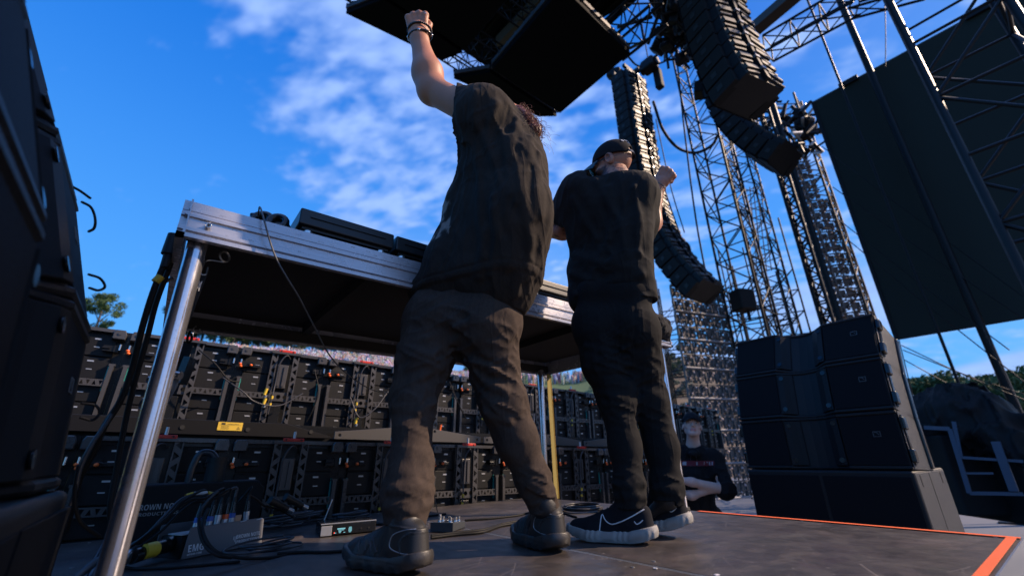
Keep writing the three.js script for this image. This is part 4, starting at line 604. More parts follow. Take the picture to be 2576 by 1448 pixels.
  mesh('tee_shirt', garment(SB, .085, disp, [[A(1540, 772, 1.79), V(.04, -1, .02)], [A(1400, 572, 1.915), RIGHT.clone().multiplyScalar(-.6).addScaledVector(UP, -1), .13], [neck.clone().add(V(0, .012, -.01)), V(-.05, 1, .05), .14]], .0076, .017), teeCool, o);
  { const q = A(1603, 487, 1.672); mesh('neck_tag', cy(.013, .013, .001, 20, 0, 0, 0).applyMatrix4(new THREE.Matrix4().compose(q, new THREE.Quaternion().setFromUnitVectors(YUP, FWD.clone().negate().addScaledVector(RIGHT, .55).normalize()), V(.75, 1, 1.15))), M.white, o); }
  const JB = [bone(A(1498, 815, 1.84), A(1592, 818, 1.78), .108, .105), bone(A(1500, 740, 1.83), A(1585, 740, 1.78), .095, .095), bone(A(1514, 850, 1.82), A(1522, 915, 1.81), .110, .092), bone(A(1522, 915, 1.81), A(1551, 1004, 1.80), .092, .070), bone(A(1551, 1004, 1.80), A(1572, 1124, 1.78), .070, .057), bone(A(1572, 1124, 1.78), A(1583, 1224, 1.76), .057, .052), bone(A(1583, 1224, 1.76), A(1586, 1290, 1.75), .052, .053), bone(A(1600, 850, 1.79), A(1610, 915, 1.84), .098, .088), bone(A(1610, 915, 1.84), A(1634, 1010, 1.87), .084, .070), bone(A(1634, 1010, 1.87), A(1664, 1124, 1.88), .070, .062), bone(A(1664, 1124, 1.88), A(1678, 1224, 1.87), .062, .054), bone(A(1678, 1224, 1.87), A(1680, 1290, 1.86), .058, .058)];
  const g1 = folds(RIGHT.clone().addScaledVector(UP, -.35), 32, 3.2, 61), g2 = folds(RIGHT.clone().addScaledVector(UP, .4), 34, 4, 63), fj = field(JB, .04), spots = [[A(1545, 985, 1.73), .12, .9], [A(1640, 990, 1.80), .12, .9], [A(1560, 880, 1.70), .12, 1], [A(1585, 1240, 1.70), .08, 1.2], [A(1680, 1240, 1.80), .08, 1.2]];
  const jc = [[[1470, 870, 1.76], [1540, 890, 1.70], [1580, 870, 1.71]], [[1600, 905, 1.72], [1640, 885, 1.76]], [[1470, 925, 1.78], [1540, 935, 1.71], [1590, 915, 1.73]], [[1500, 985, 1.76], [1555, 1000, 1.71], [1598, 985, 1.74]], [[1540, 1215, 1.71], [1585, 1225, 1.68], [1622, 1215, 1.71]], [[1545, 1250, 1.71], [1588, 1246, 1.68], [1622, 1252, 1.71]], [[1645, 1230, 1.8], [1685, 1232, 1.78], [1714, 1225, 1.82]]].map((l) => crease(l.map((q) => hit(fj, q[0], q[1]))));
  const seat = crease([[1596, 765, 1.69], [1597, 830, 1.68], [1590, 875, 1.71]].map((q) => hit(fj, q[0], q[1]))), pockets = [[[1521, 775, 1.71], [1522, 842, 1.70], [1553, 857, 1.69], [1585, 840, 1.69], [1586, 772, 1.70]], [[1612, 778, 1.70], [1612, 838, 1.70], [1628, 860, 1.72], [1642, 852, 1.75]]].map((l) => crease(l.map((q) => hit(fj, q[0], q[1]))));
  const jd = (p) => { let d = -.002; for (const [q, r, a] of spots) { const w = gauss(p, q, r) * a; if (w > .02) d += w * (.006 * g1(p) + .004 * g2(p)); } for (const c of jc) { const e = c(p); if (e < .05) d += .0050 * Math.exp(-e * e / .00013) - .0020 * Math.exp(-((e - .02) ** 2) / .00014); } const s = seat(p); if (s < .02) d -= .004 * Math.exp(-s * s / .00002); for (const k of pockets) { const e = k(p); if (e < .02) d += .0015 * Math.exp(-((e - .006) ** 2) / .00002) - .0025 * Math.exp(-e * e / .000012); } return d; };
  mesh('jeans', garment(JB, .04, jd, [[A(1586, 1276, 1.75), V(.1, -1, 0), .17], [A(1682, 1272, 1.86), V(.1, -1, 0), .17]], .0076, .017), jeanBlack, o);
  const knit = cloth([.012, .013, .017], .0012), foam = mat([.27, .26, .24], .6, 0, { bumpMap: grainB, bumpScale: .0006 });
  const P2 = { L: .318, wid: .102, hgt: .078, soleH: .036, rocker: .020, collar: .140, cell: .0038, soleM: foam, upM: knit, groove: (p) => .0016 * Math.sin(p.z * 210 + 90 * p.y + 3 * Math.sin(p.z * 60)) * step(.008, .014, p.y) * step(.046, .034, p.y), lines: [['swoosh_outline', mat(.62, .4), .0021, [[.182, .036], [.178, .062], [.172, .086], [.158, .068], [.138, .058], [.105, .066], [.06, .086], [.022, .106]], 1], ['heel_swoosh', mat(.62, .4), .0019, [[.056, .070], [.049, .062], [.040, .065], [.028, .074]], 1]] };
  P2.lines = P2.lines.map((l) => [...l.slice(0, 4), -1]).concat(P2.lines.map((l) => [...l.slice(0, 4), 1]));
  const h1 = atY(1652, 1368, .003), t1 = atY(1440, 1352, .003); shoes(o, h1, t1, P2);
  const h2 = atY(1745, 1352, .003), t2 = atY(1560, 1336, .003); shoes(o, h2.setY(.030), t2, { ...P2, pitch: .10 });
}

// ---------------------------------------------------------------- the onlooker with crossed arms on the floor behind
{
  const o = thing('person', 'person in a black hoodie and cap with crossed arms looking up beyond the riser', 'person'), D = 3.45, B = (u, v, d = D) => A(u, v, d * 1.40);
  const hc = B(1741, 1071, 3.42), face = EYE.clone().sub(hc).setY(0).normalize().addScaledVector(RIGHT, .10).add(V(0, .24, 0)), hd = headField(hc, face, V(.04, 1, .1), 1.04);
  const sL = B(1794, 1152, 3.44), sR = B(1694, 1148, 3.46), neck = B(1744, 1124, 3.46), waist = B(1752, 1262, 3.5), eL = B(1826, 1232, 3.32), eR = B(1672, 1232, 3.34);
  const hipY = -.30, legs = [], fl = FLOOR, w0 = waist; const px = RIGHT.clone().setY(0).normalize();
  const hipL = w0.clone().addScaledVector(px, .09).setY(hipY), hipR = w0.clone().addScaledVector(px, -.09).setY(hipY), anL = hipL.clone().addScaledVector(px, .04).setY(fl + .09), anR = hipR.clone().addScaledVector(px, -.04).setY(fl + .09);
  const bones = [bone(hipL, anL, .08, .045), bone(hipR, anR, .08, .045), bone(hipL, hipR, .1), bone(w0.clone().setY(hipY), B(1746, 1180, 3.50), .09, .10), bone(sL, sR, .06), bone(B(1746, 1180, 3.50), neck, .09, .06), bone(neck, hc.clone().add(V(0, -.03, 0)), .060, .058), bone(sL, eL, .055, .048), bone(sR, eR, .055, .048), bone(eL, B(1740, 1212, 3.24), .046, .033), bone(B(1740, 1212, 3.24), B(1700, 1206, 3.24), .033, .03), bone(eR, B(1740, 1246, 3.26), .045, .034), bone(B(1740, 1246, 3.26), B(1790, 1232, 3.30), .033, .026)];
  const hb = handBones(B(1700, 1206, 3.24), RIGHT.clone().negate(), FWD.clone().negate(), 1, .9, .3), col = skinC(SKIN3, (p, c) => { const q = hd.L(p); if (p.distanceTo(hc) < .2) { if (q.z > .05 && Math.abs(q.y + .0605) < .012 && Math.abs(q.x) < .024) return [c[0] * .85, c[1] * .5, c[2] * .5]; if (q.z > .05 && Math.abs(q.y - .024 + 3 * q.x * q.x) < .0045 && Math.abs(q.x) > .014 && Math.abs(q.x) < .052) return [.07, .045, .03]; if (q.z > .05 && Math.abs(q.y - .002) < .0052 && Math.abs(Math.abs(q.x) - .031) < .010) return Math.abs(Math.abs(q.x) - .031) < .0045 ? [.03, .03, .035] : [.62, .58, .55]; if (q.y > -.02 && q.z < .02 && Math.abs(q.x) > .06 && q.y > .01) return [.06, .04, .03]; if (q.z < -.03 && q.y > -.06) return [.06, .04, .03]; } return c; }, -9);
  const fb = field(bones, .04);
  smoothBody(o, joinRaw([netMesh(fb, ...bounds(bones), .013, col), netMesh(hd.fn, hc.clone().addScalar(-.17), hc.clone().addScalar(.17), .0042, col), netMesh(field(hb, .012), ...bounds(hb), .006, col)]), skinMat);
  capOn(o, hd, cloth([.014, .014, .017], .0008), undefined, { tilt: -.025 });
  const SB = [bone(w0.clone().addScaledVector(px, .07).setY(hipY - .02), w0.clone().addScaledVector(px, -.07).setY(hipY - .02), .14), bone(w0.clone().setY(hipY - .02), B(1746, 1196, 3.48), .155, .16), bone(B(1772, 1200, 3.48), B(1722, 1198, 3.48), .15), bone(sL, sR, .085), bone(B(1744, 1150, 3.5), B(1744, 1200, 3.45), .08, .15), bone(sL, eL, .088, .075), bone(sR, eR, .088, .075), bone(eL, eL.clone().lerp(B(1740, 1212, 3.24), .16), .072, .062), bone(eR, eR.clone().lerp(B(1740, 1246, 3.26), .3), .072, .06), bone(B(1724, 1128, 3.52), B(1766, 1128, 3.50), .045), bone(B(1722, 1126, 3.44), B(1742, 1142, 3.36), .032, .026), bone(B(1766, 1128, 3.44), B(1746, 1142, 3.36), .032, .026)];
  const f1 = folds(UP.clone().addScaledVector(RIGHT, .2), 14, 3, 81), f2 = folds(RIGHT, 18, 4, 83), disp = (p) => .010 * f1(p) + .008 * f2(p) * (.4 + gauss(p, eL, .2)) - .005;
  const hood = garment(SB, .05, disp, [[w0.clone().setY(hipY - .1), V(0, -1, 0)], [eL.clone().lerp(B(1740, 1212, 3.24), .2), B(1740, 1212, 3.24).sub(eL), .12]], .0105, .6); mesh('hoodie', hood, hoodMat, o);
  // chest print: a dark red bar with a pale bird shaped patch and worn letters
  const fn = hood.userData.fn, put = (g, u, v) => { let d = 4.3; const dir = rayOf(u, v); let p = A(u, v, d); for (let k = 0; k < 60; k++) { const e = fn(p); if (e < .001) break; d += Math.max(e * .7, .0015); p = A(u, v, d); } return p; };
  const pr = mat([.13, .010, .016], .8), pg = mat([.34, .30, .30], .8), strip = (u0, u1, v0, v1, off) => { const n = 14, pos = [], idx = []; for (let i = 0; i <= n; i++) for (const v of [v0, v1]) { const u = u0 + (u1 - u0) * i / n, p = put(0, u, v).addScaledVector(FWD, -off); pos.push(p.x, p.y, p.z); } for (let i = 0; i < n; i++) { const a = 2 * i; idx.push(a, a + 1, a + 2, a + 1, a + 3, a + 2); } const g = new THREE.BufferGeometry(); g.setAttribute('position', new THREE.Float32BufferAttribute(pos, 3)); g.setIndex(idx); g.computeVertexNormals(); return g; };
  mesh('chest_print', [strip(1714, 1796, 1158, 1171, .004)], pr, o);
  for (let i = 0; i < 9; i++) mesh('print_letter', strip(1738 + i * 6.4, 1741.2 + i * 6.4, 1160.5, 1168.5, .0065), pg, o); mesh('print_emblem', strip(1716, 1726, 1160, 1169, .0065), pg, o);
  mesh('drawstring', tube([put(0, 1738, 1146), put(0, 1737, 1158), put(0, 1738, 1172)], .003, 14, 5), M.rubberGrey, o); mesh('drawstring', tube([put(0, 1750, 1146), put(0, 1753, 1158), put(0, 1752, 1170)], .003, 14, 5), M.rubberGrey, o);
  const TB = [bone(hipL, hipR, .13), bone(hipL, anL, .11, .075), bone(hipR, anR, .11, .075)]; mesh('trousers', garment(TB, .05, (p) => .006 * f2(p), [], .014), cloth([.05, .045, .04]), o);
  for (const a of [anL, anR]) mesh('shoe', [rb(.1, .1, .28, .04, a.x, fl + .051, a.z + .05)], M.rubber, o);
}

// ================================================================ OVERHEAD: hung video panels, roof, trusses, line arrays, towers, drape
// a lattice box truss between two points
function trussGeo(a, b, s, bay, r = .024, up = YUP, rd = r * .55) {
  const d = b.clone().sub(a), L = d.length(), n = Math.max(1, Math.round(L / bay)); d.normalize();
  const x = d.clone().cross(Math.abs(d.dot(up)) > .95 ? V(1, 0, 0) : up).normalize(), y = x.clone().cross(d), ch = [[-1, -1], [1, -1], [1, 1], [-1, 1]], g = [], P = (c, t) => a.clone().addScaledVector(d, t * L).addScaledVector(x, c[0] * s / 2).addScaledVector(y, c[1] * s / 2);
  for (const c of ch) g.push(rod(P(c, 0), P(c, 1), r, 6));
  for (let k = 0; k < 4; k++) { const c = ch[k], e = ch[(k + 1) % 4]; for (let i = 0; i < n; i++) { g.push(rod(P(i % 2 ? c : e, i / n), P(i % 2 ? e : c, (i + 1) / n), rd, 4)); g.push(rod(P(c, i / n), P(e, i / n), rd, 4)); } }
  return g;
}
function truss(name, label, a, b, s, bay, r, m = M.truss, group, up) { const o = thing(name, label, 'truss', a.clone(), 0, group), ch = trussGeo(a, b, s, bay, r, up), l = ch.map((g) => g.translate(-a.x, -a.y, -a.z)); for (let k = 0; k < 4; k++) mesh('chord', l[k], m, o); const lace = mesh('lacing', l.slice(4), m, o); lace.userData.kind = 'stuff'; return o; }
// ---- hung video panels, face down
const PY = 8;
function panel(label, pts, h = .14) {
  const o = thing('hung_video_panel', label, 'video panel', V(0, PY, 0), 0, 'video panels hung face down overhead'), q = pts.map(([x, z]) => [x, -z]); let ar = 0; q.forEach((p, i) => { const n = q[(i + 1) % q.length]; ar += p[0] * n[1] - n[0] * p[1]; }); if (ar < 0) q.reverse();
  const g = ext(q, h, .01); g.rotateX(-Math.PI / 2); mesh('screen', g, M.screen, o);
  const fr = []; for (let i = 0; i < q.length; i++) { const a = q[i], b = q[(i + 1) % q.length], A1 = V(a[0], h + .05, -a[1]), B1 = V(b[0], h + .05, -b[1]), L = A1.distanceTo(B1); fr.push(bar(A1, B1, .05, .10)); const n = Math.floor(L / .25); for (let k = 0; k <= n; k++) { const p = A1.clone().lerp(B1, k / Math.max(n, 1)); fr.push(bx(.035, .05, .035, p.x, p.y + .07, p.z)); if (k % 2 === 0) fr.push(cy(.022, .022, .05, 6, p.x + .03, p.y - .03, p.z + .03, Math.PI / 2)); } }
  mesh('frame', fr, M.trussGrey, o); return o;
}
panel('large square black video panel hung overhead, nearest the line arrays', [[4.07, -5.56], [6.13, -5.60], [6.12, -3.52], [4.05, -3.40]]);
panel('black video panel hung overhead behind the raised fist', [[1.40, -5.44], [3.36, -5.52], [3.43, -3.3], [1.3, -3.2]]);
panel('narrow black video panel overhead at the far left edge of the rig', [[1.18, -6.20], [3.12, -6.0], [3.34, -5.60], [1.62, -5.52]], .12);
panel('narrow black video panel overhead, its far end just above the curly hair', [[3.545, -6.264], [5.79, -6.0], [6.13, -5.72], [4.08, -5.66]], .12);
const TG = 'trusses of the overhead rig';
truss('rig_truss', 'black lattice truss crossing the gap above the two large video panels', V(.6, 8.55, -5.58), V(6.3, 8.55, -5.62), .34, .34, .022, M.truss, TG);
truss('rig_truss', 'black lattice truss above the narrow panels, farthest out over the crowd', V(.9, 8.45, -6.0), V(4.6, 8.45, -6.15), .30, .3, .02, M.truss, TG);
truss('rig_truss', 'black lattice truss over the inner edge of the video panels', V(2.6, 8.9, -4.7), V(4.8, 8.9, -4.7), .36, .36, .022, M.truss, TG);
truss('rig_truss', 'black lattice truss reaching from the square panel to the dark roof rig', atY(1540, 105, 8.6), atY(1652, 10, 8.6), .62, .62, .032, M.truss, TG);
tag(mesh('roof_beam', bar(V(4.78, 9.9, -6.2), V(5.0, 9.9, -2.6), .26, .3), M.rigBrown), 'brown grey roof beam running between the large video panels', 'beam');
{ // roof: ribbed dark deck high above
  const r = thing('stage_roof', 'dark ribbed stage roof over the video panels', 'roof', V(0, 10.6, 0)), sheet = (pts) => { const q = pts.map(([x, z]) => [x, -z]); const g = ext(q, .12, 0); g.rotateX(-Math.PI / 2); return g; };
  mesh('roof_sheet', sheet([[2.2, -7.4], [6.0, -7.4], [7.0, -3.6], [7.0, -1.8], [2.2, -1.8]]), M.roof, r);
  const ribs = []; for (let i = 0; i < 14; i++) mesh('rib', bx(.05, .18, 5.4, 2.5 + i * .34, -.1, -4.6), M.roof, r);
}
{ // the dense dark motor grid right of the middle
  const r = thing('motor_grid', 'dense dark rigging grid of motors and pipes above the arrays', 'rigging', V(0, 0, 0));
  const P = (u, v, y = 10) => atY(u, v, y); const q = [[1590, -60], [1700, 122], [1745, 150], [1800, 110], [1815, -60]].map(([u, v]) => P(u, v)).map((p) => [p.x, -p.z]); if (q.reduce((s, a, i) => { const b = q[(i + 1) % q.length]; return s + a[0] * b[1] - b[0] * a[1]; }, 0) < 0) q.reverse(); const g = ext(q, .1, 0); g.rotateX(-Math.PI / 2); g.translate(0, 10.15, 0); mesh('grid_deck', g, M.roof, r);
  const pipes = [], bright = []; for (let i = 0; i < 120; i++) { const a = P(rr(1640, 1800), rr(-20, 150), rr(9.2, 10)), b = a.clone().add(V(rr(-.7, .7), rr(-.5, .4), rr(-.7, .7))); (i % 5 === 0 ? bright : pipes).push(rod(a, b, rr(.018, .045), 5)); } for (let i = 0; i < 26; i++) { const a = P(rr(1650, 1790), rr(0, 150), rr(9.2, 9.8)); pipes.push(rb(rr(.15, .35), rr(.12, .3), rr(.15, .3), .03, a.x, a.y, a.z, rr(0, 1), rr(0, 3), 0)); }
  const a1 = mesh('pipe_work', pipes, M.truss, r); a1.userData.kind = 'stuff'; const a2 = mesh('clamp_work', bright, M.trussGrey, r); a2.userData.kind = 'stuff';
}
tag(mesh('roof_edge', bar(atY(1900, 72, 11), atY(2010, -22, 11), .34, .24), M.rigBrown), 'brown grey roof edge beam at the top of the view, right of the hanging array', 'beam');

// ---- line arrays: cabinets hung in a J, back and side towards us
function arrayBox(w, h, d) { // origin: top centre rear; front faces -z
  const o = new THREE.Group(); o.name = 'cabinet';
  mesh('shell', [ext([[0, 0], [d, -h * .10], [d, -h * .90], [0, -h]], w * .84, .006).rotateY(Math.PI / 2).translate(-w * .42, 0, 0)], M.cabFront, o);
  mesh('front_grille', [bx(w * .96, h * .86, .02, 0, -h / 2, -d)], M.grille, o);
  for (const s of [-1, 1]) { mesh('side_wing', [bx(w * .16, h * .92, d * .72, s * w * .42, -h / 2, -d * .58)], M.plasticRough, o); mesh('fin', [bx(w * .30, h * .30, .07, s * w * .27, -h * .34, .02, 0, 0, s * -.28), bx(w * .30, h * .14, .05, s * w * .27, -h * .74, .01, 0, 0, s * -.28)], M.fin, o); mesh('side_port', bx(.012, h * .34, d * .16, s * (w * .50 + .002), -h * .5, -d * .62), M.rubber, o); }
  mesh('spine', [bx(.06, h * .96, .07, 0, -h / 2, .035)], M.truss, o); mesh('coupler', [bx(.09, .05, .05, 0, -h * .1, .06)], M.steel, o);
  return o;
}
function lineArray(label, x, top, zTop, angles, w, h, d, yaw = 0) {
  const o = thing('line_array', label, 'line array', V(x, top, zTop), yaw, 'hanging line arrays'), proto = arrayBox(w, h, d); let y = 0, z = 0;
  angles.forEach((a, i) => { const b = i ? proto.clone() : proto; b.name = 'cabinet'; o.add(b); b.position.set(0, y, z); b.rotation.x = R(a); const t = R(a); y -= (h + .006) * Math.cos(t); z -= (h + .006) * Math.sin(t) * -1 * -1; z += 0; });
  mesh('bumper_frame', [bx(w * .96, .12, .10, 0, .10, -d * .1), bx(w * .96, .12, .10, 0, .10, -d * .8), bx(.12, .16, d * 1.3, 0, .14, -d * .4)], M.truss, o);
  return o;
}
// chain leans back (towards +z) as it goes down: rotation about x negative turns the front downwards
const J = (n, start, step) => Array.from({ length: n }, (_, i) => -Math.max(0, (i - start)) * step);
{
  const p = atX(1600, 188, 10.4); lineArray('tall hanging line array curving down to the right behind the snapback cap', 10.4, p.y, p.z, J(24, 12, 3.0), 1.22, .34, .62);
  const hz = atX(1633, 165, 10.4), hoist = thing('chain_hoist', 'black chain hoist with cable bag above the tall line array', 'hoist', hz); mesh('motor', [rb(.42, .42, .5, .1, 0, 0, 0), cy(.16, .16, .62, 12, 0, 0, 0, Math.PI / 2)], M.truss, hoist); mesh('chain_bag', rb(.24, .8, .24, .06, .26, -.5, .1), M.plasticRough, hoist); mesh('chain', rod(V(0, .2, 0), V(.06, 3.2, 0), .02), M.truss, hoist);
  const h2 = atX(1545, 185, 10.2), mo = thing('chain_hoist', 'black chain hoist at the corner of the large square video panel', 'hoist', h2); mesh('motor', [rb(.35, .35, .5, .1, 0, 0, 0, .4, .3, 0)], M.truss, mo); mesh('chain', rod(V(0, .1, 0), V(0, 2.4, 0), .02), M.truss, mo);
}
{
  const p = atX(1782, 40, 11.3); lineArray('hanging line array with a strongly curved foot, between the towers', 11.3, p.y, p.z + .15, J(18, 9, 4.7), 1.25, .34, .64);
  const q = atX(1826, -60, 6.2); lineArray('nearest hanging line array at the top of the view, dark front underside', 6.2, q.y, q.z - .05, J(9, 2, 1.6), .98, .28, .62, -.25);
}
// ---- lattice towers
const VT = 'lattice towers behind the stage';
function tower(label, x, z, s, y1, bay, r = .035, m = M.truss) { return truss('lattice_tower', label, V(x, FLOOR, z), V(x, y1, z), s, bay, r, m, VT, V(0, 0, 1)); }
{ const p = atD(1832, 540, 14); tower('tall black lattice tower left of the curved line array', p.x, p.z, .95, 16, .85, .04);
  const b = atD(1766, 226, 13.2), k = thing('monitor_box', 'black box hung on the lattice tower, high up', 'loudspeaker', b, .5); mesh('box', rb(.62, .42, .5, .05, 0, 0, 0, .2, 0, .2), M.plasticRough, k); mesh('yoke', [bx(.66, .05, .06, 0, .26, 0)], M.truss, k);
  const c = atD(1868, 756, 12.6), k2 = thing('monitor_box', 'black box on the lattice tower just above the right hand speaker stack', 'loudspeaker', c, -.4); mesh('box', rb(.50, .58, .4, .05), M.plasticRough, k2); mesh('yoke', [bx(.05, .3, .06, .1, -.38, 0)], M.truss, k2);
  const q = atD(2530, 300, 8.2); truss('lattice_tower', 'big near lattice tower in front of the dark drape', V(q.x, FLOOR, q.z), V(q.x, 15, q.z), .98, 1.0, .05, pmat([.012, .014, .018], .45, .3, { specularIntensity: .6 }), VT, V(0, 0, 1));
  const e = atD(2010, 560, 15.5); truss('lattice_tower', 'slim dark lattice tower beside the tall screen backs', V(e.x, FLOOR, e.z), V(e.x, 14, e.z), .30, .4, .05, M.truss, VT, V(0, 0, 1));
  const g = atD(2118, 680, 17.5); truss('lattice_tower', 'brown lattice tower at the outer side of the screen backs', V(g.x, FLOOR, g.z), V(g.x, 13.2, g.z), .75, .55, .04, M.rigBrown, VT, V(0, 0, 1));
  const i = atD(1925, 640, 16.5); truss('lattice_tower', 'dark lattice tower in the thick of the scaffold', V(i.x, FLOOR, i.z), V(i.x, 12.0, i.z), .7, .6, .035, M.truss, VT, V(0, 0, 1)); }
truss('header_truss', 'black lattice header truss at the top beside the dark drape', atX(1932, 122, 13), atX(2152, -2, 13), .62, .75, .04, M.truss, 'header trusses');
truss('header_truss', 'black lattice header truss above the near lattice tower', atX(2150, 12, 13.6), atX(2330, -40, 13.6), .5, .75, .04, M.truss, 'header trusses');
// ---- scaffold: bays of pipe
{
  const o = thing('scaffold', 'dense pipe scaffold rising behind the right hand speaker stack', 'scaffold', V(0, 0, 0)), std = [], led = [], dia = [], nx = 5, ny = 8, x0 = 15.2, z0 = -9.2, bw = .95;
  for (let d = 0; d < 3; d++) for (let i = 0; i <= nx; i++) { const x = x0 + i * bw * .38 + d * .7, z = z0 + i * bw * .92 + d * -.5, top = 6.6 + .9 * Math.sin(i * 1.7 + d) + (i > 2 ? 1.2 : 0); std.push(rod(V(x, FLOOR, z), V(x, top, z), .03, 5)); for (let k = 0; k < ny; k++) { const y = .8 + k * .8; if (i < nx && y < 6.4) { const x2 = x + bw * .38, z2 = z + bw * .92; led.push(rod(V(x, y, z), V(x2, y, z2), .024, 5)); if ((i + k + d) % 3 !== 0) dia.push(rod(V(x, y, z), V(x2, y + .8, z2), .018, 4)); } if (d < 2) led.push(rod(V(x, y, z), V(x + .7, y, z - .5), .022, 4)); } }
  for (const s of std) mesh('standard', s, M.truss, o); const a = mesh('ledgers', led, M.truss, o), b = mesh('braces', dia, M.trussGrey, o); a.userData.kind = b.userData.kind = 'stuff';
}
// ---- backs of the tall screens: many small cabinets with pale rails
function screenBack(label, org, ux, uy, nx, ny, cw, ch, rails, m) {
  const o = thing('screen_back', label, 'video screen', org, 0), N = ux.clone().cross(uy).normalize(), q = new THREE.Quaternion().setFromRotationMatrix(new THREE.Matrix4().makeBasis(ux, uy, N)); o.quaternion.copy(q);
  const cab = mesh('cabinet', [bx(cw * .40, ch * .52, .05, -cw * .22, ch * .05, -.03), bx(cw * .30, ch * .40, .05, cw * .26, -ch * .12, -.03), bx(cw * .98, .035, .06, 0, ch * .42, .02), bx(cw * .98, .022, .05, 0, -ch * .1, .0), bx(.03, ch * .96, .06, -cw * .45, 0, .01), bx(.024, ch * .9, .05, cw * .06, 0, .01), bx(cw * .2, ch * .16, .09, cw * .22, ch * .24, .03), bx(cw * .14, ch * .12, .09, -cw * .2, -ch * .30, .03), rod(V(-cw * .4, -ch * .42, .03), V(cw * .4, ch * .35, .03), .010, 4)], m, o);
  const knob = mesh('light_dot', [T(new THREE.SphereGeometry(.030, 6, 5), cw * .25, ch * .18, .07), T(new THREE.SphereGeometry(.026, 6, 5), -cw * .2, -ch * .22, .07)], mat([.55, .42, .40], .4), cab); knob.userData.kind = 'stuff';
  for (let j = 0; j < ny; j++) for (let i = 0; i < nx; i++) { const c = i + j ? cab.clone() : cab; if (i + j) o.add(c); c.name = 'cabinet'; c.position.set((i + .5) * cw, (j + .5) * ch, rnd() * .03); }
  if (rails) for (let j = 0; j <= ny; j++) if (j % 2 === 0) mesh('rail', cy(.028, .028, nx * cw, 6, nx * cw / 2, j * ch, .08, 0, 0, Math.PI / 2), mat([.26, .26, .28], .65, .1), o);
  return o;
}
{
  const pale = mat([.20, .18, .175], .55, .3), dim = mat([.12, .11, .105], .6, .3);
  const c1 = atD(1790, 1010, 13.2); screenBack('back of a screen of small cabinets with pale rails, left of the speaker stack', V(c1.x - .9, FLOOR + .4, c1.z - .15), V(.96, 0, .28).normalize(), YUP, 6, 14, .35, .40, true, dim);
  const a = atD(2058, 690, 17.0), e = atD(2118, 690, 17.4), ux = V(.6, 0, .8); screenBack('tall back of a side screen of many small cabinets, left strip', V(a.x, .6, a.z), ux, YUP, 2, 24, .42, .42, false, pale);
  screenBack('tall back of a side screen of many small cabinets, right strip', V(e.x, .6, e.z), ux, YUP, 1, 19, .5, .42, false, dim);
}
{ // sprawl of lamps and pipes on top of the tall screens
  const o = thing('lamp_cluster', 'cluster of lamps and pipes on top of the tall screen backs', 'lamps', V(0, 0, 0)), dk = [], br = []; for (let i = 0; i < 80; i++) { const t = rnd(), a = atD(1905 + 130 * t + rr(-25, 25), 265 + 90 * t + rr(-50, 60), rr(15.5, 17)), b = a.clone().add(V(rr(-.5, .5), rr(-.6, .6), rr(-.5, .5))); (i % 3 ? dk : br).push(rod(a, b, rr(.03, .07), 5)); } for (let i = 0; i < 22; i++) { const a = atD(rr(1950, 2050), rr(280, 380), 16.2); dk.push(rb(.3, .22, .3, .05, a.x, a.y, a.z, rr(0, 1), rr(0, 2), 0)); }
  const a = mesh('dark_fittings', dk, M.truss, o), b = mesh('pale_fittings', br, M.silver, o); a.userData.kind = b.userData.kind = 'stuff';
}
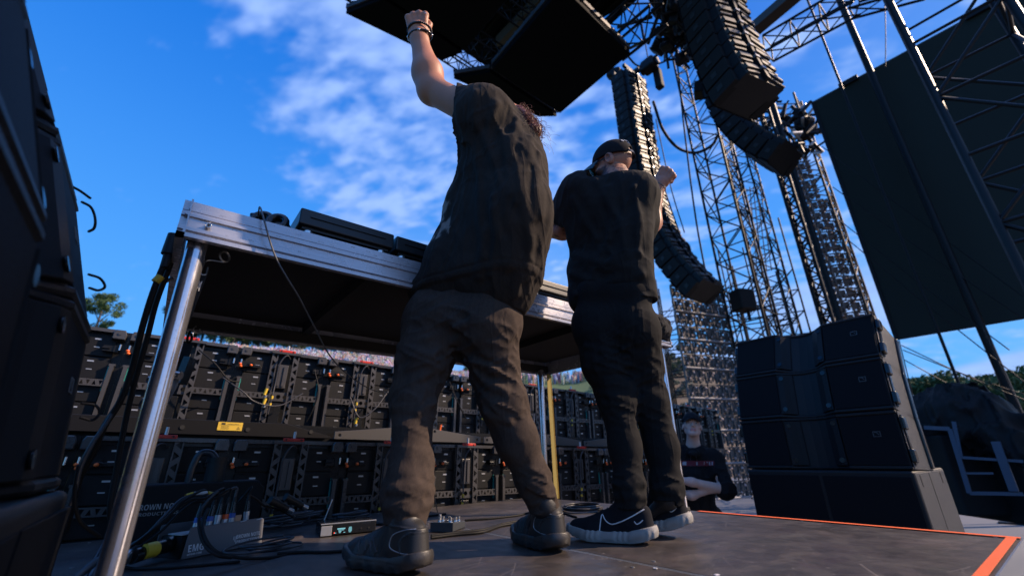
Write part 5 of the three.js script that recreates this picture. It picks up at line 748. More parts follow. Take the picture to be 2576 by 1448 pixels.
// ---- the drape and its posts and wires
const DX = 15;
{
  const cl = pmat([.024, .030, .027], .95, 0, { specularIntensity: .3, bumpMap: weave, bumpScale: .001 }), o = thing('stage_drape', 'huge dark green grey scrim drape stretched between posts at the right', 'drape', V(DX, 0, -2.37));
  // gently bellied cloth
  const nx = 40, ny = 30, g = new THREE.PlaneGeometry(8.8, 8.1, nx, ny), p = g.attributes.position; for (let i = 0; i < p.count; i++) { const u = p.getX(i) / 8.8 + .5, v = p.getY(i) / 8.1 + .5; p.setZ(i, .10 * Math.sin(u * 9.4) * Math.sin(v * 3.1) + .05 * fbm(u * 6, v * 5, 3, 3)); } g.computeVertexNormals(); g.rotateY(-Math.PI / 2); g.translate(0, 7.0, 4.4); const back = g.clone().translate(.03, 0, 0);
  mesh('cloth', [g, back], cl, o); mesh('hem_batten', bar(V(0, 11.06, 0), V(0, 11.06, 8.8), .05), M.trussGrey, o); mesh('hem_batten', bar(V(0, 2.95, 0), V(0, 2.95, 8.8), .04), M.truss, o); mesh('edge_rope', rod(V(-.02, 2.95, 0), V(-.02, 11.06, 0), .05), M.truss, o);
  for (const [k, z] of [[0, 1.02], [1, 3.95]]) mesh('top_clamp', bx(.12, .16, .5, -.06, 11.06, z), M.truss, o);
  const post = (x, z, r, label, y1 = 15) => { const t = thing('rigging_post', label, 'post', V(x, FLOOR, z), 0, 'posts before the drape'); mesh('tube', cy(r, r, y1 - FLOOR, 10, 0, (y1 - FLOOR) / 2, 0), M.truss, t); mesh('base_plate', bx(.4, .03, .4, 0, .016, 0), M.truss, t); return t; };
  const q = atX(2285, 400, 14.4); post(14.4, q.z, .085, 'black post in front of the dark drape, left of the near lattice tower');
  const q2 = atX(2095, 160, 14.0); post(14.0, q2.z, .032, 'thin black post at the left edge of the dark drape');
  const q3 = atX(2080, 700, 13.0); post(13.0, q3.z, .08, 'black pole standing before the tall screen backs');
  const wire = (label, a, b, r = .012) => { const m = tag(mesh('guy_wire', tube([a, a.clone().lerp(b, .5).add(V(0, -.06, 0)), b], r, 12, 5), M.truss), label, 'wire', 'guy wires at the dark drape'); return m; };
  const w = (u0, v0, u1, v1, x0 = 14.5, x1 = x0, r) => [atX(u0, v0, x0), atX(u1, v1, x1), r];
  [[2068, 368, 2575, 745], [2095, 470, 2575, 800], [2120, 560, 2540, 880], [2130, 600, 2640, 1010], [2268, 868, 2640, 1030], [2276, 905, 2620, 1080], [2272, 880, 2640, 1012], [2262, 855, 2340, 1180], [2225, -20, 2228, 168], [2470, 820, 2610, 1120]].forEach(([a, b, c, d], i) => wire('thin dark guy wire slanting across the dark drape and the sky at the right', ...w(a, b, c, d, 14.4 - .06 * i)));
  const drop = (label, pts, r) => tag(mesh('hanging_cable', tube(pts.map(([u, v, D]) => atD(u, v, D)), r, 60, 6), M.cable), label, 'cable');
  drop('thick black cable looping from the hoist to the lattice tower', [[1643, 255, 12.2], [1670, 330, 12.4], [1706, 372, 12.8], [1750, 384, 13.2], [1790, 366, 13.4], [1806, 340, 13.6]], .05);
  drop('thin black cable hanging in a curve between panel and hoist', [[1580, 142, 10], [1596, 160, 10.6], [1612, 168, 11.4]], .03); drop('thin black cable arching from the hoist towards the roof rig', [[1646, 164, 11.6], [1680, 150, 11.6], [1694, 130, 11.6], [1700, 128, 11.4], [1706, 180, 11.6], [1722, 330, 12], [1752, 560, 12.4], [1790, 760, 12.6]], .028);
  drop('chain hanging right of the tall line array', [[1650, 300, 12], [1690, 480, 12], [1722, 585, 12]], .016); drop('second chain right of the tall line array', [[1646, 330, 12], [1660, 430, 12], [1700, 560, 12], [1738, 660, 12]], .02); drop('black cable dangling beside the raised right fist', [[1640, 290, 12], [1650, 440, 12], [1662, 470, 12], [1656, 520, 12], [1646, 530, 12]], .016);
  for (let i = 0; i < 4; i++) tag(mesh('hanging_cable', tube([atD(1886 + 9 * i, 470, 14), atD(1905 + 12 * i, 680, 14)], .014, 8, 5), M.cable), 'thin straight cable under the curved foot of the line array', 'cable', 'straight cables under the curved array');
  const hk = atD(1730, 630, 11.9), hook = thing('chain_hook', 'black chain hook with shackle at the foot of the tall line array', 'hook', hk); mesh('shackle', T(new THREE.TorusGeometry(.14, .035, 8, 16), 0, .1, 0), M.truss, hook); mesh('hook_block', rb(.2, .4, .2, .05, .02, -.25, 0), M.truss, hook);
}

// ================================================================ RIGHT FAR: covered gear on the stage deck
{
  const o = thing('covered_gear_cart', 'aluminium framed gear cart under a dark tarpaulin at the far right', 'cart', V(0, 0, 0)), G = (u, v, D = 8.6) => atD(u, v, D), al = mat([.07, .09, .13], .5, .3);
  const bars = [[[2325, 1075], [2390, 1078], .06], [[2390, 1078], [2440, 1240], .06], [[2440, 1240], [2575, 1242], .05], [[2400, 1060], [2418, 1150], .05], [[2505, 1110], [2552, 1235], .10], [[2418, 1150], [2575, 1160], .04], [[2425, 1190], [2500, 1190], .03]];
  for (const [a, b, w] of bars) mesh('frame_bar', bar(G(...a, 8.3), G(...b, 8.3), w * .8, w * .8), al, o);
  const bone2 = [bone(G(2300, 1062, 9.2), G(2430, 1044, 9.0), .26, .34), bone(G(2430, 1044, 9.0), G(2500, 1070, 8.8), .32, .2), bone(G(2500, 1070, 8.8), G(2580, 1140, 8.5), .2, .12), bone(G(2300, 1090, 9.4), G(2480, 1090, 9.2), .4, .34)], tf = folds(V(1, -.6, .4), 5, 1.5, 70), tg = folds(V(.3, -1, .2), 9, 2, 75), tff = field(bone2, .25);
  mesh('tarpaulin', netMesh((p) => tff(p) - .06 * tf(p) - .05 * tg(p) - .03 * fbm(p.x * 7, p.y * 7, p.z * 7, 3), ...bounds(bone2, .1), .035), pmat([.012, .0105, .011], .55, 0, { specularIntensity: .45, bumpMap: grainB, bumpScale: .002 }), o);
  const c0 = G(2370, 1165, 9.4), c1 = G(2540, 1175, 9.4); mesh('case', rb(1.3, 1.0, .8, .03, c0.x, c0.y - .12, c0.z, 0, .8, 0), M.plasticRough, o); mesh('case', rb(1.2, .9, .8, .03, c1.x, c1.y - .2, c1.z, 0, .8, 0), M.plasticRough, o);
  for (const [u, v] of [[2440, 1252], [2545, 1252], [2335, 1248]]) { const p = G(u, v, 8.2); mesh('caster', cy(.07, .07, .05, 14, p.x, FLOOR + .075, p.z, Math.PI / 2, .6, 0), M.rubber, o); }
  const b1 = G(2500, 1105, 9.0); 
}
// ================================================================ TREES, shrubs, crowd on the bowl
const leafMat = [[.055, .100, .032], [.080, .120, .042], [.100, .125, .055]].map((c) => pmat(c, .8, 0, { side: THREE.DoubleSide }));
function crownGeo(n, w, h, leaf, sd) {
  seed = sd; const pos = [], cl = []; for (let i = 0; i < 26; i++) { const a = rr(0, 6.28), t = rnd(), r = w * (.25 + .75 * Math.sqrt(rnd())) * Math.sin(Math.PI * (.12 + .80 * t)); cl.push([r * Math.cos(a), h * t, r * Math.sin(a), w * rr(.16, .34)]); }
  for (let i = 0; i < n; i++) { const c = cl[i % 26], p = V(rr(-1, 1), rr(-1, 1), rr(-1, 1)); if (p.length() > 1) { i--; continue; } p.multiplyScalar(c[3]).add(V(c[0], c[1], c[2])); const a = V(rr(-1, 1), rr(-1, 1), rr(-1, 1)).normalize().multiplyScalar(leaf), b = V(rr(-1, 1), rr(-1, 1), rr(-1, 1)).normalize().multiplyScalar(leaf * .6); pos.push(p.x - a.x, p.y - a.y, p.z - a.z, p.x + b.x, p.y + b.y, p.z + b.z, p.x + a.x, p.y + a.y, p.z + a.z); }
  const g = new THREE.BufferGeometry(); g.setAttribute('position', new THREE.Float32BufferAttribute(pos, 3)); g.computeVertexNormals(); return metric(g);
}
const trees = []; { let k = 0; for (const [w, h, n] of [[2.6, 5.2, 2600], [3.2, 4.6, 2600], [1.7, 6.4, 2200]]) { const o = thing('tree', 'green tree on the skyline of the bowl beyond the stage', 'tree', V(0, -60, 0), 0, 'trees along the skyline of the bowl'); mesh('trunk', [cy(.10, .2, h * .75, 7, 0, h * .36, 0), rod(V(0, h * .4, 0), V(w * .4, h * .7, .2), .07, 5), rod(V(0, h * .45, 0), V(-w * .4, h * .75, -.3), .07, 5)], M.rigBrown, o); mesh('crown', crownGeo(n, w, h * .95, .30, 40 + k).translate(0, h * .25, 0), leafMat[k], o); trees.push(o); k++; } seed = 1234; }
const usedTree = [0, 0, 0];
function plantTree(k, x, z, s, label, sink = 0) { const t = usedTree[k]++ ? copyOf(trees[k]) : trees[k]; t.position.set(x, hillY(x, z) - .1 - sink, z); t.scale.setScalar(s); t.rotation.y = rnd() * 6; if (label) t.userData.label = label; return t; }
// the sky line behind the upper tier, left of the legs
for (let i = 0; i < 26; i++) { const u = 440 + i * 23 + rr(-8, 8), p = atD(u, 870, 80 + rr(-3, 8)); plantTree(i % 3 === 2 ? 1 : i % 3, p.x, p.z, rr(.75, 1.15)); }
{ const p = atD(243, 815, 84); const t = plantTree(0, p.x, p.z, 1.0, 'lone tree showing beside the near left speaker stack'); t.position.y = 17.4; }
for (let i = 0; i < 8; i++) { const p = atD(1010 + i * 90 + rr(-20, 20), 890, 92); plantTree(i % 3, p.x, p.z, rr(.7, 1)); }
for (let i = 0; i < 4; i++) { const p = atD(1668 + i * 22, 880, 60 + 3 * i); plantTree(2, p.x, p.z, rr(.35, .55), 'dark conifer on the brown slope right of the table leg', 0); }
for (let i = 0; i < 16; i++) { const p = atD(2290 + i * 22 + rr(-6, 6), 1000, 46 + rr(-5, 9)), t = plantTree(i % 2 ? 0 : 1, p.x, p.z, rr(.8, 1.15), 'green tree behind the covered gear at the right'); t.userData.group = 'trees behind the covered gear'; t.position.y = atD(2300 + i * 20, 1000 + rr(-14, 16), Math.hypot(p.x, p.z)).y - 4.6 * t.scale.x; }
{ // shrubs on the brown slope
  let s0; for (let i = 0; i < 34; i++) { const p = atD(i % 4 ? rr(1640, 1770) : rr(1380, 1640), 960, rr(40, 78)), y = hillY(p.x, p.z), s = rr(.7, 1.6); if (!s0) { s0 = thing('shrub', 'grey green shrub on the brown slope beyond the video wall', 'shrub', V(0, 0, 0), 0, 'shrubs on the brown slope'); mesh('foliage', crownGeo(420, .9, .95, .16, 77), pmat([.075, .105, .075], .9, 0, { side: THREE.DoubleSide }), s0); seed = 555; } const o = i ? copyOf(s0) : s0; o.position.set(p.x, y - .15, p.z); o.scale.setScalar(s); o.rotation.y = i; }
}
{ // the audience standing on the bowl, too many and too far to tell apart
  const body = merge([cy(.20, .15, .62, 7, 0, .95, 0), T(new THREE.SphereGeometry(.115, 7, 6), 0, 1.42, 0), cy(.15, .11, .66, 6, 0, .33, 0), rod(V(.2, 1.2, 0), V(.3, 1.65, .1), .05, 5), rod(V(-.2, 1.2, 0), V(-.26, .8, .1), .05, 5)]);
  const n = 5200, im = new THREE.InstancedMesh(body, mat(1, .85), n), q = new THREE.Matrix4(), c = new THREE.Color(), pal = [[.50, .34, .32], [.62, .56, .56], [.22, .28, .44], [.40, .20, .22], [.10, .11, .14], [.58, .44, .40], [.64, .64, .70], [.50, .32, .14], [.34, .42, .54], [.6, .55, .62], [.16, .22, .16]];
  for (let i = 0; i < n; i++) { const u = i < 5050 ? rr(380, 1235) : rr(1235, 1520), D = i < 5050 ? rr(60, 71.5) : rr(72, 78), p = atD(u, 900, D), y = hillY(p.x, p.z), k = pal[Math.floor(rnd() * pal.length)]; q.makeRotationY(rr(0, 6)).scale(V(1, rr(.9, 1.1), 1)).setPosition(p.x, y, p.z); im.setMatrixAt(i, q); im.setColorAt(i, c.setRGB(...k.map((t) => t * rr(.7, 1.2)))); }
  im.name = 'crowd'; im.castShadow = im.receiveShadow = true; scene.add(im); tag(im, 'colourful distant audience standing on the grassy bowl', 'crowd', null, 'stuff');
}

// ================================================================ GEAR ON THE TABLE
const TT = TY + TH;
{
  const bodyM = mat([.010, .011, .012], .38, 0, { bumpMap: grainB, bumpScale: .0002 }), topM = M.plasticRough;
  function player(x0, w, label, d = .44, z0 = -1.452) {
    const o = thing('media_player', label, 'media player', V(x0 + w / 2, TT, z0 - d / 2), 0), y0 = .046, h = .062;
    mesh('body', [rb(w, h, d, .006, 0, y0 + h / 2, 0), bx(w - .03, .012, d - .03, 0, y0 - .004, 0), bx(w * .8, .006, .01, 0, y0 + h * .55, d / 2)], bodyM, o);
    mesh('screen', rb(w * .66, .012, .13, .004, 0, y0 + h + .020, -d * .33, R(12)), M.gloss, o);
    mesh('jog_wheel', [cy(.098, .103, .022, 32, 0, y0 + h + .011, .055)], M.plastic, o);
    for (const [a, b] of [[-1, 1], [1, 1], [-1, -1], [1, -1]]) { const f = mesh('foot', cy(.024, .024, .036, 24, a * (w / 2 - .038), .019, b * (d / 2 - .040)), M.chrome, o); mesh('foot_pad', cy(.0245, .0245, .010, 24, a * (w / 2 - .038), .041, b * (d / 2 - .040)), M.rubber, f); }
    return o;
  }
  player(.240, .342, 'black media player on chrome feet, leftmost on the table');
  player(.592, .342, 'black media player on chrome feet, beside the person raising a fist');
  player(1.30, .33, 'black media player between the two performers at the table');
  const mx = thing('mixer', 'black DJ mixer on the table hidden behind the person in jeans', 'mixer', V(1.115, TT, -1.69)); mesh('body', rb(.33, .09, .42, .006, 0, .058, 0), bodyM, mx); for (const a of [-1, 1]) for (const b of [-1, 1]) mesh('foot', cy(.018, .018, .014, 16, a * .13, .0075, b * .17), M.rubber, mx); for (let i = 0; i < 12; i++) mesh('knob', cy(.008, .009, .016, 10, -.12 + (i % 4) * .08, .111, -.12 + Math.floor(i / 4) * .06), M.rubber, mx);
  // towels
  const towelM = pmat([.010, .010, .012], .95, 0, { sheen: .5, sheenRoughness: .7, bumpMap: grainB, bumpScale: .004 });
  const blob = (name, label, bones, amp, f, m) => { const ff = field(bones, .05); return tag(mesh(name, netMesh((p) => ff(p) - amp * (fbm(p.x * f, p.y * f, p.z * f, 3) - .5), ...bounds(bones, .03), .006), m), label, 'towel'); };
  blob('towel', 'black towelling cloth lying at the left corner of the table', [bone(V(.005, TT + .024, -1.52), V(.085, TT + .015, -1.55), .024, .016)], .012, 60, towelM);
  blob('towel', 'crumpled black cloth bag hanging over the right corner of the table', [bone(V(2.15, TT + .01, -1.43), V(2.31, TT - .01, -1.43), .07, .075), bone(V(2.16, TT + .045, -1.45), V(2.29, TT + .04, -1.46), .05, .045)], .045, 22, towelM);
  { const o = thing('headphones', 'folded black headphones lying near the table edge', 'headphones', V(.150, TT, -1.53), -.3); const cup = (x, y, z, a) => { const g = mesh('ear_cup', [cy(.036, .038, .026, 24, 0, 0, 0), T(new THREE.TorusGeometry(.027, .013, 10, 24), 0, .017, 0, Math.PI / 2)], M.gloss, o); g.position.set(x, y, z); g.rotation.set(1.25, a, .15); const r = mesh('cap_ring', T(new THREE.TorusGeometry(.024, .002, 6, 20), 0, -.014, 0, Math.PI / 2), M.plastic, g); return g; }; cup(-.005, .046, .0, .25); cup(.042, .040, .01, .05);
    mesh('headband', new THREE.TubeGeometry(new THREE.CatmullRomCurve3([V(-.03, .05, .0), V(-.055, .062, -.01), V(-.10, .040, -.03), V(-.12, .012, -.04)]), 20, .0075, 8), M.plastic, o); mesh('yoke', rb(.018, .05, .03, .006, -.035, .052, .0, .1, .2, .25), M.plastic, o); }
  const onZ = (u, v, z) => atZ(u, v, z);
  tag(mesh('headphone_cord', tubeC([V(.125, TT + .055, -1.51), onZ(652, 520, -1.44), onZ(662, 548, -1.39), onZ(676, 600, -1.375), onZ(694, 650, -1.37), onZ(722, 700, -1.38), onZ(748, 742, -1.42), onZ(790, 822, -1.55), onZ(826, 890, -1.7), onZ(872, 940, -1.85), onZ(935, 980, -2.0), onZ(1000, 1000, -2.1), onZ(1060, 1100, -2.15), atY(1100, 1288, .006)], .0026, 120, 6), M.cord), 'thin black headphone cord hanging over the table edge', 'cord');
}
// straps at the table
{
  const s = thing('ratchet_strap', 'dark grey ratchet strap with steel buckle hanging at the near left table leg', 'strap'), a = V(.062, TY - .015, -1.50), A1 = atZ(512, 668, -1.50), B1 = atZ(497, 712, -1.51), C1 = atZ(414, 942, -1.55), D1 = atZ(382, 1012, -1.56), E1 = atZ(320, 1185, -1.60);
  mesh('wire_hook', tube([a, atZ(520, 655, -1.50), atZ(508, 672, -1.49), atZ(505, 690, -1.49), atZ(516, 690, -1.49), atZ(522, 672, -1.50)], .0022, 40, 6), M.steel, s);
  mesh('webbing', bar(atZ(510, 690, -1.50), C1, .022, .003, FWD), M.strap, s); mesh('webbing', bar(D1, E1, .020, .003, FWD), M.strap, s);
  const lb = mesh('stitch_box', [bar(atZ(500, 705, -1.495), atZ(491, 730, -1.497), .0016, .001, FWD), bar(atZ(507, 707, -1.495), atZ(498, 732, -1.497), .0016, .001, FWD), bar(atZ(500, 705, -1.495), atZ(498, 732, -1.497), .0014, .001, FWD), bar(atZ(507, 707, -1.495), atZ(491, 730, -1.497), .0014, .001, FWD)], M.white, s);
  const ax = D1.clone().sub(C1).normalize(); const side = FWD.clone().cross(ax).normalize();
  for (const k of [-1, 1]) { const o1 = side.clone().multiplyScalar(.016 * k); mesh('buckle_plate', [bar(atZ(436, 935, -1.545).add(o1), atZ(392, 1004, -1.545).add(o1), .003, .024, side), bar(atZ(418, 960, -1.54).add(o1), atZ(384, 1018, -1.54).add(o1), .003, .034, side)], M.steel, s); }
  for (const [u, v, r] of [[383, 1018, .019], [433, 941, .012], [394, 958, .010]]) { const p = atZ(u, v, -1.535), g = cy(r, r, .045, 20).applyQuaternion(new THREE.Quaternion().setFromUnitVectors(YUP, side)); mesh('spool', g.translate(p.x, p.y, p.z), M.chrome, s); const g2 = cy(r * 1.2, r * 1.2, .004, 20).applyQuaternion(new THREE.Quaternion().setFromUnitVectors(YUP, FWD.clone().negate().addScaledVector(side, .5).normalize())); mesh('end_disc', g2.translate(p.x - FWD.x * .012, p.y - FWD.y * .012, p.z - FWD.z * .012), M.steel, s); }
  mesh('release_lever', bar(atZ(424, 945, -1.53), atZ(400, 985, -1.53), .006, .014, FWD), M.chrome, s);
  const t = thing('ratchet_strap', 'black ratchet strap with hook hanging from the far left table corner', 'strap'), q = [[478, 832], [470, 850], [472, 862], [480, 855], [480, 838]].map(([u, v]) => atZ(u, v, -2.5)); mesh('hook', tube(q, .006, 30, 6), M.truss, t); mesh('webbing', bar(atZ(474, 862, -2.5), atZ(430, 990, -2.5), .045, .004, FWD), M.strap, t); mesh('ratchet', [bar(atZ(468, 905, -2.49), atZ(440, 960, -2.49), .06, .03, FWD), bar(atZ(478, 900, -2.47), atZ(452, 965, -2.47), .03, .05, FWD)], M.plastic, t);
  const y = thing('yellow_strap', 'yellow tie down strap running from the far right table corner to the deck', 'strap'), yt = V(2.318, TY - .01, -2.455), yb = V(2.318, .004, -2.44); mesh('webbing', bar(yt, yb, .040, .003, V(0, 0, 1)), M.strapYellow, y); mesh('selvedge', bar(yt.clone().add(V(.021, 0, .002)), yb.clone().add(V(.021, 0, .002)), .003, .004, V(0, 0, 1)), mat([.42, .26, .04], .8), y); mesh('hook', tube([V(2.27, TY + .0, -2.47), V(2.28, TY - .03, -2.46), V(2.318, TY - .05, -2.455)], .004, 14, 6), M.steel, y);
}
// ================================================================ CABLES AT THE NEAR LEFT, BETWEEN STACK AND TABLE
{
  const cb = (label, pts, r, m = M.cable, group) => tag(mesh('cable', tubeC(pts, r, pts.length * 9, 8), m), label, 'cable', group), Z = (u, v, z) => atZ(u, v, z);
  const cn = thing('cable_connector', 'black locking cable connector hanging at the outer corner of the table', 'connector', Z(430, 615, -1.62)); mesh('shell', [cy(.017, .020, .07, 14, 0, 0, 0), cy(.013, .013, .05, 12, 0, -.055, 0)], M.rubber, cn);
  cb('black cable hanging from the connector beside the near left table leg', [Z(430, 630, -1.62), Z(405, 680, -1.62), Z(380, 745, -1.63), Z(352, 840, -1.66), Z(330, 930, -1.7), Z(300, 1010, -1.72), Z(262, 1070, -1.74), Z(232, 1140, -1.78), Z(200, 1200, -1.82), Z(165, 1330, -1.9)], .0085);
  cb('second black cable hanging alongside beside the near left table leg', [Z(436, 640, -1.64), Z(418, 690, -1.64), Z(392, 760, -1.66), Z(366, 860, -1.7), Z(340, 950, -1.74), Z(316, 1050, -1.78), Z(292, 1180, -1.8), Z(276, 1290, -1.8), Z(300, 1360, -1.85)], .0075);
  cb('grey cable lit along its length running down left of the table leg', [Z(430, 700, -1.7), Z(400, 720, -1.7), Z(380, 800, -1.72), Z(340, 930, -1.75), Z(268, 1060, -1.72), Z(228, 1120, -1.7), Z(202, 1172, -1.7), Z(185, 1240, -1.72), Z(160, 1310, -1.75), Z(140, 1370, -1.78), Z(120, 1440, -1.8)], .0055, M.cableGrey);
  const tp = thing('cable_tape', 'yellow tape flag wrapped on the hanging black cables', 'tape', Z(396, 702, -1.62)); mesh('wrap', cy(.0115, .0115, .022, 12, 0, 0, 0, 0, 0, -.4), M.yellow, tp);
  cb('thin black loop of cable drooping at the stack edge, lower left', [Z(196, 1172, -1.7), Z(186, 1250, -1.72), Z(200, 1310, -1.75), Z(250, 1350, -1.8)], .005);
  for (const [i, l] of [[[[182, 470, -1.50], [200, 480, -1.5], [225, 498, -1.5]], 'short black rigging pin lanyard sticking out of the near left stack, uppermost'], [[[205, 508, -1.5], [226, 520, -1.5], [238, 552, -1.5], [234, 575, -1.5], [222, 582, -1.5]], 'looped lanyard on the near left stack edge, middle'], [[[222, 690, -1.5], [250, 700, -1.5], [262, 722, -1.5], [246, 730, -1.5], [224, 724, -1.5]], 'looped lanyard on the near left stack edge, lower'], [[[205, 1014, -1.52], [240, 1020, -1.52], [248, 1040, -1.52], [232, 1056, -1.52], [202, 1050, -1.52]], 'pale cable loop on the near left stack edge, lowest']].map((q) => q)) tag(mesh('lanyard', tubeC(i.map((p) => Z(...p)), .0034, 30, 6), M.cable), l, 'lanyard');
}
// ================================================================ STAGE BOX, its plugs and cables, under the table
{
  const C = (u, v, y = 0) => atY(u, v, y), bl = C(442, 1411), br = C(655, 1368), dx = br.clone().sub(bl).setY(0).normalize(), dz = dx.clone().cross(YUP), L = bl.distanceTo(br), hgt = .088, turn = Math.atan2(-dx.z, dx.x);
  const o = thing('stage_box', 'dark grey stage box with white lettering and a row of colour ringed plugs', 'stage box', bl.clone(), turn);
  // local: x along the front, z towards the camera is +, body goes to -z
  const gm = mat([.13, .135, .15], .42, .3, { bumpMap: grainB, bumpScale: .0002 });
  const fp = ext([[.012, 0], [L, 0], [L + .004, hgt * .94], [L - .004, hgt], [.03, hgt * 1.02]], .003, .0006); mesh('front_panel', T(fp, 0, .002, 0, -.16), gm, o);
  mesh('body', bx(L - .03, hgt * .72, .11, L / 2, hgt * .37, -.075), M.plasticRough, o); mesh('top_panel', bx(L - .024, .003, .075, L / 2, hgt * .80, -.058), M.silver, o); mesh('rear_panel', bx(L - .01, hgt * 1.1, .003, L / 2, hgt * .55, -.135, .1), gm, o);
  const tx = (s, size, x, y, w) => T(text(s, size, .0005, w), x, y, .0040, -.16); const wm = mat(.7, .5);
  for (const [s, sz, x, y, w] of [['EMG', .021, .052, .030, .050], ['MFGRP.COM', .0055, .050, .0125, .046], ['BROWN NOTE', .0125, L - .062, .040, .092], ['PRODUCTIONS', .0090, L - .060, .024, .088]]) mesh('lettering', tx(s, sz, x, y, w), wm, o);
  mesh('lettering_mark', [0, 1, 2].map((k) => T(bx(.0018, .012 + .006 * k, .0005, L - .114 + .0045 * k, .036 - .003 * k, .0042), 0, 0, 0, -.16)), wm, o); mesh('screw', cy(.004, .004, .002, 10, L * .56, hgt * .70, -.011, Math.PI / 2 - .16), M.chrome, o);
  for (let i = 0; i < 2; i++) mesh('paper_tape', bx(.022, .0015, .010, L * (.72 + .22 * i), hgt * (.99 - .01 * i), -.010, 0, 0, .1), M.white, o);
  // plugs
  const W1 = (x, y, z) => V(x, y, z).applyMatrix4(o.matrix.compose(o.position, o.quaternion, o.scale));
  const pl = [[.062, M.blue, -.05], [.100, M.blue, -.045], [.132, M.silver, -.055], [.155, M.red.clone(), -.05], [.185, M.blue, -.06], [.235, M.silver, -.055]]; pl[3][1].color.setRGB(.75, .10, .02);
  const names = ['leftmost plug with a blue ring on the stage box', 'second plug from the left with a blue boot on the stage box', 'plain silver plug left of the orange one on the stage box', 'plug with an orange red ring on the stage box', 'plug with a dark blue ring right of the orange one on the stage box', 'rightmost silver plug standing alone on the stage box'];
  const ends = pl.map(([x, m, z], i) => { const t = thing('cable_plug', names[i], 'plug', W1(x * L / .27, hgt * .82, z), turn); t.rotation.x = -.06; t.rotation.z = -.10 + .03 * i; mesh('sleeve', cy(.0095, .0095, .030, 14, 0, .016, 0), M.silver, t); mesh('colour_ring', cy(.0108, .0104, .016, 14, 0, .034, 0), m, t); mesh('shell', cy(.0075, .0105, .036, 14, 0, .060, 0), M.plastic, t); mesh('boot', cy(.0042, .0075, .022, 12, 0, .088, 0), M.rubber, t); t.updateMatrix(); return V(0, .097, 0).applyMatrix4(t.matrix); });
  const cb = (label, pts, r, m = M.cable) => tag(mesh('cable', tubeC(pts, r, pts.length * 10, 7), m), label, 'cable'), D = (u, v, d) => atD(u, v, d);
  cb('black cable arching from the leftmost blue ringed plug down to the left', [ends[0], ends[0].clone().add(V(0, .03, 0)), D(455, 1262, 1.92), D(430, 1290, 1.88), D(395, 1322, 1.84), D(340, 1366, 1.86), D(290, 1392, 1.9)], .0045);
  cb('black cable with a yellow taped bend arching over the plugs', [ends[4], ends[4].clone().add(V(0, .03, -.005)), D(546, 1246, 2.05), D(500, 1240, 2.0), D(452, 1258, 1.95), D(410, 1300, 1.92), D(360, 1350, 1.92), D(300, 1385, 1.95)], .0050, M.cableGrey);
  cb('black cable arching from the silver plug left over the stage box', [ends[2], ends[2].clone().add(V(0, .03, 0)), D(510, 1254, 1.96), D(480, 1256, 1.94), D(440, 1282, 1.9), D(404, 1318, 1.88), D(350, 1364, 1.88)], .0045);
  cb('black cable arching from the orange ringed plug to the left', [ends[3], ends[3].clone().add(V(0, .028, 0)), D(520, 1262, 2.0), D(490, 1262, 1.98), D(450, 1290, 1.95), D(410, 1330, 1.92), D(370, 1362, 1.92), D(320, 1390, 1.94)], .0042);
  cb('black cable bowing from the second plug down across the stage box front', [ends[1], ends[1].clone().add(V(.003, .02, .01)), D(502, 1290, 1.80), D(500, 1330, 1.76), D(514, 1370, 1.72), D(545, 1396, 1.68), D(580, 1402, 1.70)], .0048);
  cb('second black cable bowing across the stage box front to the right', [D(522, 1280, 1.86), D(510, 1310, 1.80), D(512, 1345, 1.74), D(540, 1385, 1.70), D(600, 1402, 1.72), D(680, 1402, 1.78), D(760, 1390, 1.86), D(860, 1385, 1.92)], .0048);
  cb('black cable leaving the rightmost plug towards the coiled cables', [ends[5], ends[5].clone().add(V(.006, .03, 0)), D(600, 1262, 2.15), D(616, 1244, 2.2), D(640, 1252, 2.25), D(665, 1272, 2.3), D(700, 1280, 2.4), D(736, 1300, 2.45)], .0045);
  { const t = thing('cable_tape', 'yellow tape bands on the arching grey cable above the plugs', 'tape', V(0, 0, 0)); for (const [a, b] of [[[466, 1247, 1.97], [484, 1241, 1.985]], [[520, 1239, 2.02], [540, 1243, 2.045]]]) mesh('band', tube([D(...a), D(...b)], .0062, 4, 10), M.yellow, t); mesh('label', tube([D(486, 1241, 1.985), D(518, 1239, 2.02)], .0060, 4, 10), M.white, t); }
  // multicore connector lying on the deck
  const a = D(270, 1396, 1.93), b = D(330, 1400, 1.90), c = D(362, 1386, 1.92), e = D(392, 1380, 1.95), f = D(446, 1362, 2.02), m = thing('multicore_connector', 'fat black multicore connector with yellow tape lying left of the stage box', 'connector');
  mesh('gland', [rod(a, b, .016, 8), rod(a.clone().lerp(b, .30), a.clone().lerp(b, .5), .020, 8), rod(a.clone().lerp(b, .65), a.clone().lerp(b, .95), .0205, 8)], M.steel, m); mesh('barrel', [rod(b, f, .021, 20), rod(c.clone().lerp(f, .6), f, .024, 20)], M.gloss, m); mesh('tape_band', rod(c.clone().lerp(b, .15), e.clone().lerp(c, .1), .0222, 20), M.yellow, m);
  cb('braided strain relief sleeve running off the multicore connector', [a, D(240, 1412, 1.9), D(205, 1440, 1.85), D(180, 1460, 1.8)], .011, M.cableGrey);
